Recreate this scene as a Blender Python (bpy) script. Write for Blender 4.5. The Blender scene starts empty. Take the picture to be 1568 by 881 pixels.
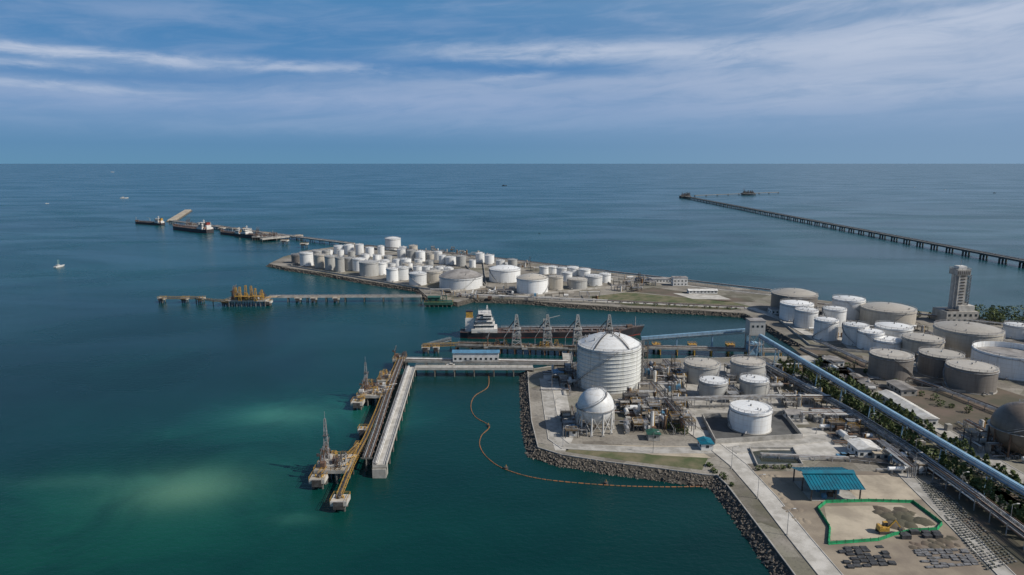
import bpy, math, random
from mathutils import Vector
random.seed(7)
R=random.uniform
# ---------------- survey helpers (photo-survey -> map coordinates on a level plane) -------------
F=1045.0; CX=784.0; CY=440.5; H=120.0; PT=math.radians(10.33)
cP,sP=math.cos(PT),math.sin(PT)
LZ=3.0
def G(u,v,z=LZ):
    dx=(u-CX)/F; dy=-(v-CY)/F
    wy=cP+dy*sP; wz=-sP+dy*cP
    t=(H-z)/(-wz)
    return (dx*t, wy*t)
def depth(x,y,z): return y*cP-(z-H)*sP
def ztop(y,v):
    k=(v-CY)/F
    return H - y*(sP+k*cP)/(cP-k*sP)
def V3(p,z): return (p[0],p[1],z)
# ---------------- materials -------------
def newmat(name):
    m=bpy.data.materials.new(name); m.use_nodes=True
    nt=m.node_tree; b=nt.nodes['Principled BSDF']
    return m,nt,b
def lk(nt,a,b): nt.links.new(a,b)
def mth(nt,op,a,b=None,c=None,clamp=False):
    n=nt.nodes.new('ShaderNodeMath'); n.operation=op; n.use_clamp=clamp
    for i,x in enumerate((a,b,c)):
        if x is None: continue
        if isinstance(x,(int,float)): n.inputs[i].default_value=x
        else: lk(nt,x,n.inputs[i])
    return n.outputs[0]
def pos(nt,scale=(1,1,1)):
    g=nt.nodes.new('ShaderNodeNewGeometry'); mp=nt.nodes.new('ShaderNodeMapping')
    mp.inputs['Scale'].default_value=scale
    lk(nt,g.outputs['Position'],mp.inputs['Vector']); return mp.outputs[0]
def noise(nt,vec,scale,detail=4,rough=.55,dist=0):
    n=nt.nodes.new('ShaderNodeTexNoise'); n.inputs['Scale'].default_value=scale
    n.inputs['Detail'].default_value=detail; n.inputs['Roughness'].default_value=rough
    n.inputs['Distortion'].default_value=dist
    lk(nt,vec,n.inputs['Vector']); return n.outputs['Fac']
def mrange(nt,v,a,b,c=0,d=1):
    n=nt.nodes.new('ShaderNodeMapRange'); n.interpolation_type='SMOOTHSTEP'
    lk(nt,v,n.inputs[0])
    for i,x in enumerate((a,b,c,d)): n.inputs[i+1].default_value=x
    return n.outputs[0]
def mix(nt,f,a,b,mode='MIX'):
    n=nt.nodes.new('ShaderNodeMix'); n.data_type='RGBA'; n.blend_type=mode
    if isinstance(f,(int,float)): n.inputs[0].default_value=f
    else: lk(nt,f,n.inputs[0])
    for i,x in ((6,a),(7,b)):
        if isinstance(x,(tuple,list)): n.inputs[i].default_value=(*x,1)
        else: lk(nt,x,n.inputs[i])
    return n.outputs[2]
def bump(nt,b,h,strength,dist):
    n=nt.nodes.new('ShaderNodeBump'); n.inputs['Strength'].default_value=strength; n.inputs['Distance'].default_value=dist
    lk(nt,h,n.inputs['Height']); lk(nt,n.outputs[0],b.inputs['Normal'])
def M(name,c1,c2=None,rough=.7,scale=.4,lo=.35,hi=.65,metal=0,bmp=0,stretch=(1,1,1)):
    m,nt,b=newmat(name)
    if c2 is None: c2=tuple(x*.65 for x in c1)
    p=pos(nt,stretch)
    f=mrange(nt,noise(nt,p,scale,5,.65),lo,hi)
    lk(nt,mix(nt,f,c1,c2),b.inputs['Base Color'])
    b.inputs['Roughness'].default_value=rough; b.inputs['Metallic'].default_value=metal
    if bmp:
        bump(nt,b,noise(nt,p,scale*3,4),.6,bmp)
    return m
def tankmat(name,c,dirt,amt=.6,course=2.3):
    m,nt,b=newmat(name)
    p=pos(nt,(1,1,.07)); f=mrange(nt,noise(nt,p,.9,5,.7),.42,.78,0,amt)
    p2=pos(nt); f2=mrange(nt,noise(nt,p2,.12,4,.6),.45,.7,0,.5*amt)
    col=mix(nt,f,c,dirt); col=mix(nt,f2,col,tuple(x*.7 for x in c))
    g=nt.nodes.new('ShaderNodeNewGeometry'); s=nt.nodes.new('ShaderNodeSeparateXYZ'); lk(nt,g.outputs['Position'],s.inputs[0])
    w=mth(nt,'FRACT',mth(nt,'DIVIDE',s.outputs[2],course)); w=mth(nt,'LESS_THAN',w,.07)
    col=mix(nt,mth(nt,'MULTIPLY',w,.35),col,dirt)
    oi=nt.nodes.new('ShaderNodeObjectInfo')
    k=mth(nt,'MULTIPLY_ADD',oi.outputs['Random'],.24,.78)
    hs=nt.nodes.new('ShaderNodeHueSaturation'); lk(nt,k,hs.inputs['Value']); lk(nt,col,hs.inputs['Color'])
    lk(nt,hs.outputs[0],b.inputs['Base Color']); b.inputs['Roughness'].default_value=.45
    return m
WHT=tankmat('tank_white',(.80,.81,.80),(.46,.40,.32),.5)
LNG=tankmat('tank_lng',(.74,.75,.72),(.38,.37,.30),.8)
GRY=tankmat('tank_grey',(.44,.44,.42),(.22,.19,.15))
BEI=tankmat('tank_beige',(.52,.48,.41),(.27,.22,.17))
DRK=tankmat('tank_brown',(.22,.20,.18),(.10,.08,.065))
BRN=tankmat('sphere_brown',(.19,.155,.125),(.09,.07,.055))
ROOFG=M('tank_roof_grey',(.34,.32,.30),(.20,.185,.17),.6,.15)
STEEL=M('galv_steel',(.40,.41,.42),(.22,.20,.18),.5,.5,metal=.2)
DSTEEL=M('dark_steel',(.10,.095,.09),(.05,.04,.035),.6,.7)
RUST=M('rusty_steel',(.17,.10,.06),(.08,.05,.04),.8,.6)
YEL=M('yellow_paint',(.55,.33,.05),(.30,.17,.05),.5,.8)
CONC=M('concrete',(.42,.40,.365),(.27,.255,.225),.9,.25)
CONCL=M('concrete_light',(.53,.505,.46),(.36,.34,.30),.9,.2)
DCONC=M('wet_concrete',(.15,.145,.13),(.075,.075,.065),.9,.5)
TEAL=M('teal_roof',(.002,.16,.23),(.01,.11,.16),.45,.3)
BLUE=M('blue_roof',(.10,.26,.40),(.08,.18,.28),.5,.3)
CONVM=M('conveyor_cladding',(.26,.42,.55),(.19,.32,.43),.5,.3)
GREEN=M('green_paint',(.02,.32,.13),(.02,.20,.08),.6,.6)
DGREEN=M('dark_green_paint',(.02,.10,.07),(.02,.06,.04),.6,.6)
ORG=M('orange_paint',(.50,.20,.06),(.3,.13,.05),.7,.6)
BOOM=M('boom_fabric',(.40,.16,.06),(.16,.10,.05),.8,.35)
RED=M('red_paint',(.30,.04,.03),(.16,.03,.02),.6,.5)
HULLB=M('hull_black',(.022,.026,.034),(.05,.04,.04),.5,.2,stretch=(1,1,.3))
DECKR=M('ship_deck',(.10,.05,.04),(.055,.042,.038),.8,.2)
WALL=M('white_wall',(.70,.69,.66),(.52,.50,.46),.7,.3)
GLASS=M('window_glass',(.03,.04,.05),(.02,.03,.03),.15,.3)
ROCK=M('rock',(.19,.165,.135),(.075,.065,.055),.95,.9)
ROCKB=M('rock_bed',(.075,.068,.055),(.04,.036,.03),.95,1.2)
DIRT=M('dirt',(.31,.26,.195),(.19,.155,.12),.95,.05,bmp=.2)
SAND=M('sand',(.46,.395,.30),(.30,.255,.195),.95,.09,bmp=.2)
BROWN=M('brown_field',(.14,.105,.08),(.08,.075,.05),.95,.06,bmp=.2)
GRASS=M('grass',(.065,.085,.03),(.17,.145,.085),.95,.10,bmp=.2)
ASPH=M('asphalt',(.10,.10,.097),(.065,.065,.063),.9,.2)
PAINT=M('road_paint',(.7,.7,.66),(.5,.5,.48),.7,.8)
POND=M('pond_water',(.04,.045,.03),(.03,.035,.025),.12,.2)
TARP=M('black_tarpaulin',(.03,.03,.032),(.07,.07,.07),.6,.8,bmp=.2)
SLAB=M('stacked_slabs',(.20,.20,.205),(.08,.08,.08),.8,1.0)
PAVE=M('paving_block',(.10,.105,.085),(.19,.185,.17),.9,.25)
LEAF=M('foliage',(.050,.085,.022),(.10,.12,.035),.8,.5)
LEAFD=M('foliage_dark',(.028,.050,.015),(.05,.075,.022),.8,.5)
BARK=M('bark',(.12,.09,.06),None,.9,2)
def landmat():
    m,nt,b=newmat('yard_ground'); p=pos(nt)
    big=noise(nt,p,.018,5,.6); med=noise(nt,p,.09,6,.7); fine=noise(nt,p,.9,5,.7)
    c=mix(nt,mrange(nt,med,.38,.62),(.27,.245,.205),(.15,.13,.105))
    c=mix(nt,mrange(nt,big,.50,.60),c,(.12,.115,.07))
    v=nt.nodes.new('ShaderNodeTexVoronoi'); v.distance='CHEBYCHEV'; v.inputs['Scale'].default_value=.05; v.inputs['Randomness'].default_value=.85
    lk(nt,p,v.inputs['Vector'])
    sx=nt.nodes.new('ShaderNodeSeparateColor'); lk(nt,v.outputs['Color'],sx.inputs[0])
    c=mix(nt,.4,c,mix(nt,sx.outputs[0],(.09,.08,.065),(.42,.39,.34)))
    c=mix(nt,mrange(nt,fine,.45,.75,0,.6),c,(.07,.065,.055))
    lk(nt,c,b.inputs['Base Color']); b.inputs['Roughness'].default_value=.95
    bump(nt,b,fine,.5,.15); return m
LAND=landmat()
# ---------------- mesh builder -------------
class MB:
    def __init__(s,name): s.n=name; s.v=[]; s.f=[]; s.m=[]; s.sm=[]; s.mats=[]
    def mi(s,m):
        if m not in s.mats: s.mats.append(m)
        return s.mats.index(m)
    def add(s,vs,fs,m,sm=False):
        o=len(s.v); s.v+=vs; i=s.mi(m)
        for f in fs: s.f.append([a+o for a in f]); s.m.append(i); s.sm.append(sm)
    def box(s,x,y,z,sx,sy,sz,m,rot=0):   # z = bottom
        c,q=math.cos(rot),math.sin(rot); vs=[]
        for dz in (0,sz):
            for a,b in ((-1,-1),(1,-1),(1,1),(-1,1)):
                lx,ly=a*sx/2,b*sy/2
                vs.append((x+lx*c-ly*q,y+lx*q+ly*c,z+dz))
        s.add(vs,[(3,2,1,0),(4,5,6,7),(0,1,5,4),(1,2,6,5),(2,3,7,6),(3,0,4,7)],m)
    def beam(s,p,q,w,m,h=None):
        h=h or w; p=Vector(p); q=Vector(q); d=q-p
        if d.length<1e-4: return
        d.normalize(); up=Vector((0,0,1)) if abs(d.z)<.95 else Vector((1,0,0))
        a=d.cross(up).normalized()*w/2; b=a.cross(d).normalized()*h/2
        vs=[tuple(e+x*a+y*b) for e in (p,q) for x,y in ((-1,-1),(1,-1),(1,1),(-1,1))]
        s.add(vs,[(3,2,1,0),(4,5,6,7),(0,1,5,4),(1,2,6,5),(2,3,7,6),(3,0,4,7)],m)
    def cyl(s,p,q,r1,m,r2=None,n=8,cap=True):
        r2=r1 if r2 is None else r2
        p=Vector(p); q=Vector(q); d=(q-p).normalized(); up=Vector((0,0,1)) if abs(d.z)<.95 else Vector((1,0,0))
        a=d.cross(up).normalized(); b=d.cross(a).normalized(); vs=[]
        for e,r in ((p,r1),(q,r2)):
            for i in range(n):
                t=2*math.pi*i/n; vs.append(tuple(e+a*r*math.cos(t)+b*r*math.sin(t)))
        s.add(vs,[(i,(i+1)%n,n+(i+1)%n,n+i) for i in range(n)],m,n>6)
        if cap: s.add(vs[:n],[tuple(range(n))],m); s.add(vs[n:],[tuple(range(n))],m)
    def rev(s,x,y,prof,m,n=40,sm=True):
        vs=[]
        for r,z in prof:
            for i in range(n):
                t=2*math.pi*i/n; vs.append((x+r*math.cos(t),y+r*math.sin(t),z))
        fs=[]
        for k in range(len(prof)-1):
            for i in range(n): fs.append((k*n+i,k*n+(i+1)%n,(k+1)*n+(i+1)%n,(k+1)*n+i))
        s.add(vs,fs,m,sm)
    def sph(s,x,y,z,r,m,n=24,k=14,sq=1):
        s.rev(x,y,[(max(r*math.sin(math.pi*j/k),.001),z-r*sq*math.cos(math.pi*j/k)) for j in range(k+1)],m,n)
    def ply(s,pts,z,m): s.add([(p[0],p[1],z) for p in pts],[tuple(range(len(pts)))],m)
    def prism(s,pts,z0,z1,mt,ms):
        n=len(pts); s.ply(pts,z1,mt)
        s.add([(p[0],p[1],z0) for p in pts]+[(p[0],p[1],z1) for p in pts],[(i,(i+1)%n,n+(i+1)%n,n+i) for i in range(n)],ms)
    def rail(s,pts,m=None,h=1.1,w=.09,step=3,closed=False):
        m=m or STEEL; P=pts+[pts[0]] if closed else pts
        for a,b in zip(P[:-1],P[1:]):
            a=Vector(a); b=Vector(b); L=(b-a).length; u=Vector((0,0,h))
            s.beam(a+u,b+u,w,m); s.beam(a+u*.5,b+u*.5,w*.7,m)
            k=max(1,int(L/step))
            for i in range(k): q=a.lerp(b,i/k); s.beam(q,q+u,w,m)
    def lattice(s,x,y,z,w,h,m,tw=None,t=.18,step=None):
        tw=tw or w*.6; step=step or w*1.3; k=max(2,int(h/step)); pr=None
        for j in range(k+1):
            f=j/k; ww=(w+(tw-w)*f)/2; zz=z+h*f
            c=[Vector((x+a*ww,y+b*ww,zz)) for a,b in ((-1,-1),(1,-1),(1,1),(-1,1))]
            for i in range(4): s.beam(c[i],c[(i+1)%4],t*.8,m)
            if pr:
                for i in range(4): s.beam(pr[i],c[i],t,m); s.beam(pr[i],c[(i+1)%4],t*.7,m)
            pr=c
    def build(s,parent=None,origin=True):
        if not s.v: return None
        me=bpy.data.meshes.new(s.n)
        if origin:
            xs=[v[0] for v in s.v]; ys=[v[1] for v in s.v]; zs=[v[2] for v in s.v]
            o=((min(xs)+max(xs))/2,(min(ys)+max(ys))/2,min(zs))
        else: o=(0,0,0)
        me.from_pydata([(v[0]-o[0],v[1]-o[1],v[2]-o[2]) for v in s.v],[],s.f)
        for m in s.mats: me.materials.append(m)
        me.polygons.foreach_set('material_index',s.m); me.polygons.foreach_set('use_smooth',s.sm)
        me.update()
        ob=bpy.data.objects.new(s.n,me); ob.location=o; bpy.context.collection.objects.link(ob)
        return ob
# ---------------- WORLD / SKY -------------
SUN_AZ=math.radians(108); SUN_EL=math.radians(40)
w=bpy.data.worlds.new('World'); bpy.context.scene.world=w; w.use_nodes=True
nt=w.node_tree; bg=nt.nodes['Background']; bg.inputs['Strength'].default_value=.075
sky=nt.nodes.new('ShaderNodeTexSky'); sky.sky_type='NISHITA'; sky.sun_disc=False
sky.sun_elevation=SUN_EL; sky.sun_rotation=SUN_AZ; sky.air_density=1.0; sky.dust_density=.8; sky.ozone_density=2
tc=nt.nodes.new('ShaderNodeTexCoord'); sp=nt.nodes.new('ShaderNodeSeparateXYZ'); lk(nt,tc.outputs['Generated'],sp.inputs[0])
az=mth(nt,'ARCTAN2',sp.outputs[0],sp.outputs[1]); el=mth(nt,'ARCSINE',sp.outputs[2])
def azel(u,v):
    dx=(u-CX)/F; dy=-(v-CY)/F; d=Vector((dx,cP+dy*sP,-sP+dy*cP)).normalized()
    return math.atan2(d.x,d.y),math.asin(d.z)
def comb(a,b,c=0.0):
    n=nt.nodes.new('ShaderNodeCombineXYZ')
    for i,x in enumerate((a,b,c)):
        if isinstance(x,(int,float)): n.inputs[i].default_value=x
        else: lk(nt,x,n.inputs[i])
    return n.outputs[0]
cr=nt.nodes.new('ShaderNodeValToRGB'); E=cr.color_ramp.elements
E[0].position=0; E[0].color=(.12,.275,.435,1); E[1].position=1; E[1].color=(.04,.17,.38,1)
for p_,c_ in ((.10,(.11,.255,.44)),(.3,(.135,.28,.51)),(.55,(.10,.25,.49)),(.75,(.045,.20,.44)),(.88,(.075,.23,.46))):
    e=E.new(p_); e.color=(*c_,1)
lk(nt,mth(nt,'DIVIDE',el,.24,clamp=True),cr.inputs[0])
col=cr.outputs[0]
col=mix(nt,mrange(nt,az,-.3,.75,0,.55),col,(.28,.39,.55))
wp=noise(nt,comb(mth(nt,'MULTIPLY',az,2.0),mth(nt,'MULTIPLY',el,6.0)),1.0,2,.5)
wv=mth(nt,'MULTIPLY',mth(nt,'SUBTRACT',wp,.5),.045)
el2=mth(nt,'ADD',el,wv)
n1=noise(nt,comb(mth(nt,'MULTIPLY',az,1.6),mth(nt,'MULTIPLY',el2,12.0),7.7),1.0,4,.6,.3)
n2=noise(nt,comb(mth(nt,'MULTIPLY',az,8.0),mth(nt,'MULTIPLY',mth(nt,'MULTIPLY_ADD',az,-.06,el2),50.0),3.1),1.0,5,.62,.5)
n3=noise(nt,comb(mth(nt,'MULTIPLY',az,20.0),mth(nt,'MULTIPLY',el2,70.0),1.1),1.0,5,.65,.6)
nn=mth(nt,'MULTIPLY_ADD',n2,.4,mth(nt,'MULTIPLY',n1,.6))
band=mrange(nt,el,.02,.09)
f=mth(nt,'MULTIPLY',mrange(nt,nn,.38,.64,0,.45),band)
col=mix(nt,f,col,(.34,.43,.62))
veil=mth(nt,'MULTIPLY',mrange(nt,az,.0,.5),mrange(nt,el,.04,.15))
col=mix(nt,mth(nt,'MULTIPLY',veil,mrange(nt,nn,.36,.62,.1,.62)),col,(.46,.53,.67))
def streak(u,v,su,sv,amt,slope=0,c=(.50,.57,.71),lo=.35):
    global col
    a0,e0=azel(u,v); sa=su/F; se=sv/F
    da=mth(nt,'SUBTRACT',az,a0); de=mth(nt,'SUBTRACT',mth(nt,'MULTIPLY_ADD',wv,.35,mth(nt,'SUBTRACT',el,e0)),mth(nt,'MULTIPLY',da,slope))
    de=mth(nt,'MULTIPLY_ADD',mth(nt,'SUBTRACT',n3,.5),.014,de)
    q=mth(nt,'ADD',mth(nt,'POWER',mth(nt,'ABSOLUTE',mth(nt,'DIVIDE',da,sa)),3.0),mth(nt,'POWER',mth(nt,'ABSOLUTE',mth(nt,'DIVIDE',de,se)),2.0))
    g=mth(nt,'EXPONENT',mth(nt,'MULTIPLY',q,-1.0))
    g=mth(nt,'MULTIPLY',g,mrange(nt,n2,.3,.62,lo*amt,amt))
    col=mix(nt,g,col,c)
streak(640,106,340,13,.95,0,(.035,.19,.45),.8)
streak(120,110,300,10,.6,0,(.05,.20,.45),.6)
streak(190,86,370,8,.9,-.012)
streak(0,92,120,5,.7,0)
streak(890,80,230,13,.85,.0)
streak(430,152,560,18,.65,.0,(.32,.42,.62),.6)
streak(900,130,360,13,.5,.0,(.36,.45,.63),.5)
streak(620,190,620,14,.4,.0,(.27,.39,.59),.6)
streak(60,128,160,5,.5,-.02)
streak(1500,28,150,18,.75,.15)
streak(1290,70,260,22,.55,.05)
streak(1420,120,260,26,.4,.05)
streak(300,20,500,18,.4,0,(.22,.34,.55),.5)
streak(790,118,60,4,.4,.1)
sc=nt.nodes.new('ShaderNodeVectorMath'); sc.operation='SCALE'; lk(nt,col,sc.inputs[0]); sc.inputs['Scale'].default_value=1/.075
fin=mix(nt,mrange(nt,el,.24,.7,.02,.95),sc.outputs[0],sky.outputs[0])
lk(nt,fin,bg.inputs['Color'])
sl=bpy.data.lights.new('sun','SUN'); sl.energy=4.3; sl.angle=math.radians(.5); sl.color=(1,.94,.85)
so=bpy.data.objects.new('sun',sl); bpy.context.collection.objects.link(so)
sd=Vector((math.sin(SUN_AZ)*math.cos(SUN_EL),math.cos(SUN_AZ)*math.cos(SUN_EL),math.sin(SUN_EL)))
so.rotation_euler=sd.to_track_quat('Z','Y').to_euler(); so.location=(200,-100,300)
# ---------------- WATER -------------
m,nt,b=newmat('sea_water'); p=pos(nt)
g=nt.nodes.new('ShaderNodeNewGeometry'); s3=nt.nodes.new('ShaderNodeSeparateXYZ'); lk(nt,g.outputs['Position'],s3.inputs[0])
X,Y=s3.outputs[0],s3.outputs[1]
big=noise(nt,p,.004,5,.6,.8); med=noise(nt,p,.022,5,.6,1.0)
nb=mrange(nt,big,.35,.65)
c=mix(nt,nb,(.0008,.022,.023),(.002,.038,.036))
c=mix(nt,mrange(nt,Y,260,900,0,1),c,mix(nt,nb,(.002,.043,.053),(.005,.062,.070)))  # base colour bluer with distance: grazing sky reflection put into the colour
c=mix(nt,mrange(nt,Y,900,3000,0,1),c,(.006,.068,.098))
def plume(cx,cy,rx,ry,amt,colr,wob=2.6):
    global c
    wn=mth(nt,'MULTIPLY',mth(nt,'SUBTRACT',med,.5),wob)
    q=mth(nt,'ADD',mth(nt,'POWER',mth(nt,'ABSOLUTE',mth(nt,'DIVIDE',mth(nt,'SUBTRACT',X,cx),rx)),2.0),mth(nt,'POWER',mth(nt,'ABSOLUTE',mth(nt,'DIVIDE',mth(nt,'SUBTRACT',Y,cy),ry)),2.0))
    gg=mth(nt,'EXPONENT',mth(nt,'MULTIPLY',mth(nt,'ADD',q,wn),-1.0),clamp=True)
    c=mix(nt,mth(nt,'MULTIPLY',gg,amt,clamp=True),c,colr)
for u,v,rx,ry,a,cc,wb in ((240,770,66,34,.6,(.006,.085,.060),3.5),(470,640,48,32,.6,(.010,.11,.09),4),(130,830,60,24,.4,(.006,.085,.055),4),(560,820,60,26,.3,(.003,.055,.045),4),
   (288,748,15,12,.9,(.11,.23,.145),1.0),(280,745,26,19,.45,(.05,.16,.11),3.2),(180,738,34,6,.35,(.04,.14,.10),4),(440,636,20,13,.65,(.05,.19,.14),2.2),(450,795,8,4,.4,(.03,.12,.09),3),(330,668,45,9,.3,(.01,.11,.085),4),(470,700,30,9,.3,(.012,.10,.08),4)):
    x,y=G(u,v,0); plume(x,y,rx,ry,a,cc,wb)
lk(nt,c,b.inputs['Base Color']); b.inputs['IOR'].default_value=1.33
rr=mrange(nt,noise(nt,pos(nt,(.4,1,1)),.008,4,.6,1.0),.3,.7,.18,.30); lk(nt,rr,b.inputs['Roughness'])
b.inputs['Specular IOR Level'].default_value=.26
hgt=mth(nt,'ADD',noise(nt,pos(nt,(1,1.5,1)),.35,4,.65),mth(nt,'MULTIPLY',noise(nt,p,.06,3),.8))
bump(nt,b,hgt,.42,.5)
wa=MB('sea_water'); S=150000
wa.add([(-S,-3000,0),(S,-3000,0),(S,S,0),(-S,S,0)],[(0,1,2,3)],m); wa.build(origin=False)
# ---------------- LAND -------------
pxl=[(412,404),(440,410),(500,419),(560,430),(640,442),(655,455),(700,463),(722,457),(800,460),(880,466),(960,471),(1060,475),(1140,480),
 (1170,495),(1200,513),(1243,537),(1235,546),(1190,546),(1090,549),(985,551),(880,556),(808,567),(810,600),(814,645),(824,686),(860,697),(930,708),(1010,718),(1075,727),
 (1098,729),(1112,742),(1135,772),(1175,825),(1205,865)]
land=[G(u,v) for u,v in pxl]
lx,ly=land[-1]
land+= [(lx+2,ly-60),(lx+2,-200),(1500,-200),(1500,430),G(1700,508),G(1568,494),G(1500,487),G(1420,478),G(1330,468),G(1240,458),G(1180,447),G(1100,437),G(1000,425),G(930,417),G(840,405),G(760,395),G(690,386),G(600,379),G(535,375),G(470,384),G(435,393)]
lb=MB('ground'); lb.prism(land,-2,LZ,LAND,DCONC); lb.build(origin=False)
area=sum(a[0]*b_[1]-b_[0]*a[1] for a,b_ in zip(land,land[1:]+land[:1]))
sgn=1 if area>0 else -1
n=len(land); off=[]
for i in range(n):
    a=Vector(land[i-1]); q=Vector(land[i]); d=Vector(land[(i+1)%n])
    WD=5.2 if q.length<430 else 3.5
    e1=(q-a).normalized(); e2=(d-q).normalized()
    n1_=Vector((e1.y,-e1.x))*sgn; n2_=Vector((e2.y,-e2.x))*sgn
    mm=(n1_+n2_).normalized(); k=1/max(.5,mm.dot(n1_)); off.append(tuple(q+mm*WD*k))
rv=MB('rock_revetment')
for i in range(n):
    j=(i+1)%n
    A,B=Vector(land[i]),Vector(land[j]); C,D=Vector(off[j]),Vector(off[i])
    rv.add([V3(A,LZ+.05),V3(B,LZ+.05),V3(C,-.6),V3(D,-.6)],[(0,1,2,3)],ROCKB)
    mid=(A+B)/2
    if mid.y<0 or mid.x>700: continue
    L=(B-A).length; near=mid.length<430
    if near:
        rv.beam(V3(A,LZ+.2),V3(B,LZ+.2),.4,CONC,.4)
    for _ in range(int(L*(10 if near else 1.6))):
        s_,t_=R(0,1),R(.06,1.02); P0=A.lerp(B,s_).lerp(D.lerp(C,s_),t_+R(-.04,.04)); z=LZ-t_*3.5
        r=R(.25,.7)*(1+.5*(R(0,1)>.9)) if near else R(.5,1.1)
        vs=[]
        for dx,dy,dz in ((1,0,0),(-1,0,0),(0,1,0),(0,-1,0),(0,0,1),(0,0,-1)):
            vs.append((P0.x+(dx+R(-.45,.45))*r,P0.y+(dy+R(-.45,.45))*r,z+(dz*.75+R(-.3,.3))*r))
        rv.add(vs,[(0,2,4),(2,1,4),(1,3,4),(3,0,4),(2,0,5),(1,2,5),(3,1,5),(0,3,5)],ROCK)
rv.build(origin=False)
def patch(name,px,m,lev=1,z=LZ):
    q=MB(name); q.ply([G(u,v) for u,v in px],z+.03*lev,m); return q.build(origin=False)
def road(name,pts,wd,m,lev=3,kerb=True,line=False):
    q=MB(name); P=[Vector(G(u,v)) for u,v in pts]; N_=len(P); l=[];r=[]
    for i in range(N_):
        d=((P[min(i+1,N_-1)]-P[i]).normalized()+(P[i]-P[max(i-1,0)]).normalized()).normalized() if 0<i<N_-1 else (P[1]-P[0]).normalized() if i==0 else (P[-1]-P[-2]).normalized()
        nn_=Vector((-d.y,d.x)); l.append(P[i]+nn_*wd/2); r.append(P[i]-nn_*wd/2)
    z=LZ+.03*lev
    for i in range(N_-1):
        q.add([V3(l[i],z),V3(l[i+1],z),V3(r[i+1],z),V3(r[i],z)],[(0,1,2,3)],m)
        if kerb:
            for a,b_ in ((l[i],l[i+1]),(r[i],r[i+1])): q.beam(V3(a,z+.02),V3(b_,z+.02),.3,CONCL,.26)
        if line:
            L=(P[i+1]-P[i]).length; k=int(L/9)
            for j in range(k):
                a=P[i].lerp(P[i+1],j/k); b_=P[i].lerp(P[i+1],(j+.45)/k); d=(b_-a).normalized(); nn_=Vector((-d.y,d.x))*.12
                q.add([V3(a+nn_,z+.01),V3(b_+nn_,z+.01),V3(b_-nn_,z+.01),V3(a-nn_,z+.01)],[(0,1,2,3)],PAINT)
    return q.build(origin=False)
patch('concrete_pavement',[(832,574),(862,574),(880,665),(870,690),(850,690),(838,650)],CONCL,1)
patch('concrete_yard',[(985,560),(1165,560),(1240,650),(1045,655)],CONC,1)
patch('concrete_yard',[(1060,660),(1250,655),(1330,700),(1120,712)],CONCL,2)
patch('grass_verge',[(868,682),(985,690),(1085,700),(1075,720),(960,706),(866,692)],GRASS,1)
patch('sand_lot',[(900,681),(1060,684),(1090,702),(1000,697)],SAND,2)
patch('dirt_lot',[(1150,722),(1395,722),(1480,840),(1540,900),(1290,900)],DIRT,1)
patch('sand_lot',[(1310,728),(1400,728),(1425,765),(1300,768)],SAND,2)
patch('sand_lot',[(1262,776),(1380,774),(1434,806),(1345,826),(1272,828)],SAND,2)
patch('brown_field',[(1330,590),(1500,585),(1700,650),(1700,690),(1440,655)],BROWN,1)
patch('brown_field',[(1210,530),(1320,545),(1340,590),(1280,585)],BROWN,1)
patch('concrete_yard',[(1260,500),(1440,512),(1500,540),(1300,535)],CONC,1)
patch('grass_field',[(900,455),(960,448),(1120,462),(1150,470),(1120,475),(960,468)],GRASS,1)
patch('grass_field',[(1000,440),(1040,446),(1140,458),(1160,463),(1110,462),(960,446)],BROWN,1)
patch('concrete_pavement',[(1030,449),(1100,452),(1120,459),(1060,458)],CONCL,2)
patch('pond_water',[(1150,690),(1212,690),(1226,712),(1162,713)],POND,3)
patch('dirt_lot',[(1430,745),(1700,745),(1700,900),(1560,900)],BROWN,2)
road('coast_road',[(1035,640),(1085,676),(1130,712),(1175,762),(1225,825),(1275,885),(1310,930)],7,CONCL,4)
road('quay_road',[(835,580),(842,625),(850,672),(866,684),(985,690),(1060,690),(1095,690)],6,CONC,3)
road('plant_road',[(1120,690),(1250,672),(1345,668)],7,CONC,5)
road('plant_road',[(1060,632),(1235,625),(1290,622)],6,CONC,4)
road('main_road',[(1165,548),(1270,602),(1345,648),(1450,718),(1568,800),(1700,890)],7,ASPH,4,line=True)
road('service_road',[(1230,545),(1340,600),(1440,658),(1568,735),(1700,812)],7,CONC,4)
road('service_road',[(1380,722),(1470,810),(1540,880),(1600,940)],5,CONC,4)
road('terminal_road',[(700,452),(800,455),(930,462),(1060,468),(1150,472),(1200,490),(1260,525)],7,CONCL,3)
road('terminal_road',[(1180,452),(1000,432),(840,411),(700,395),(560,383)],6,CONC,3)
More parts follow.
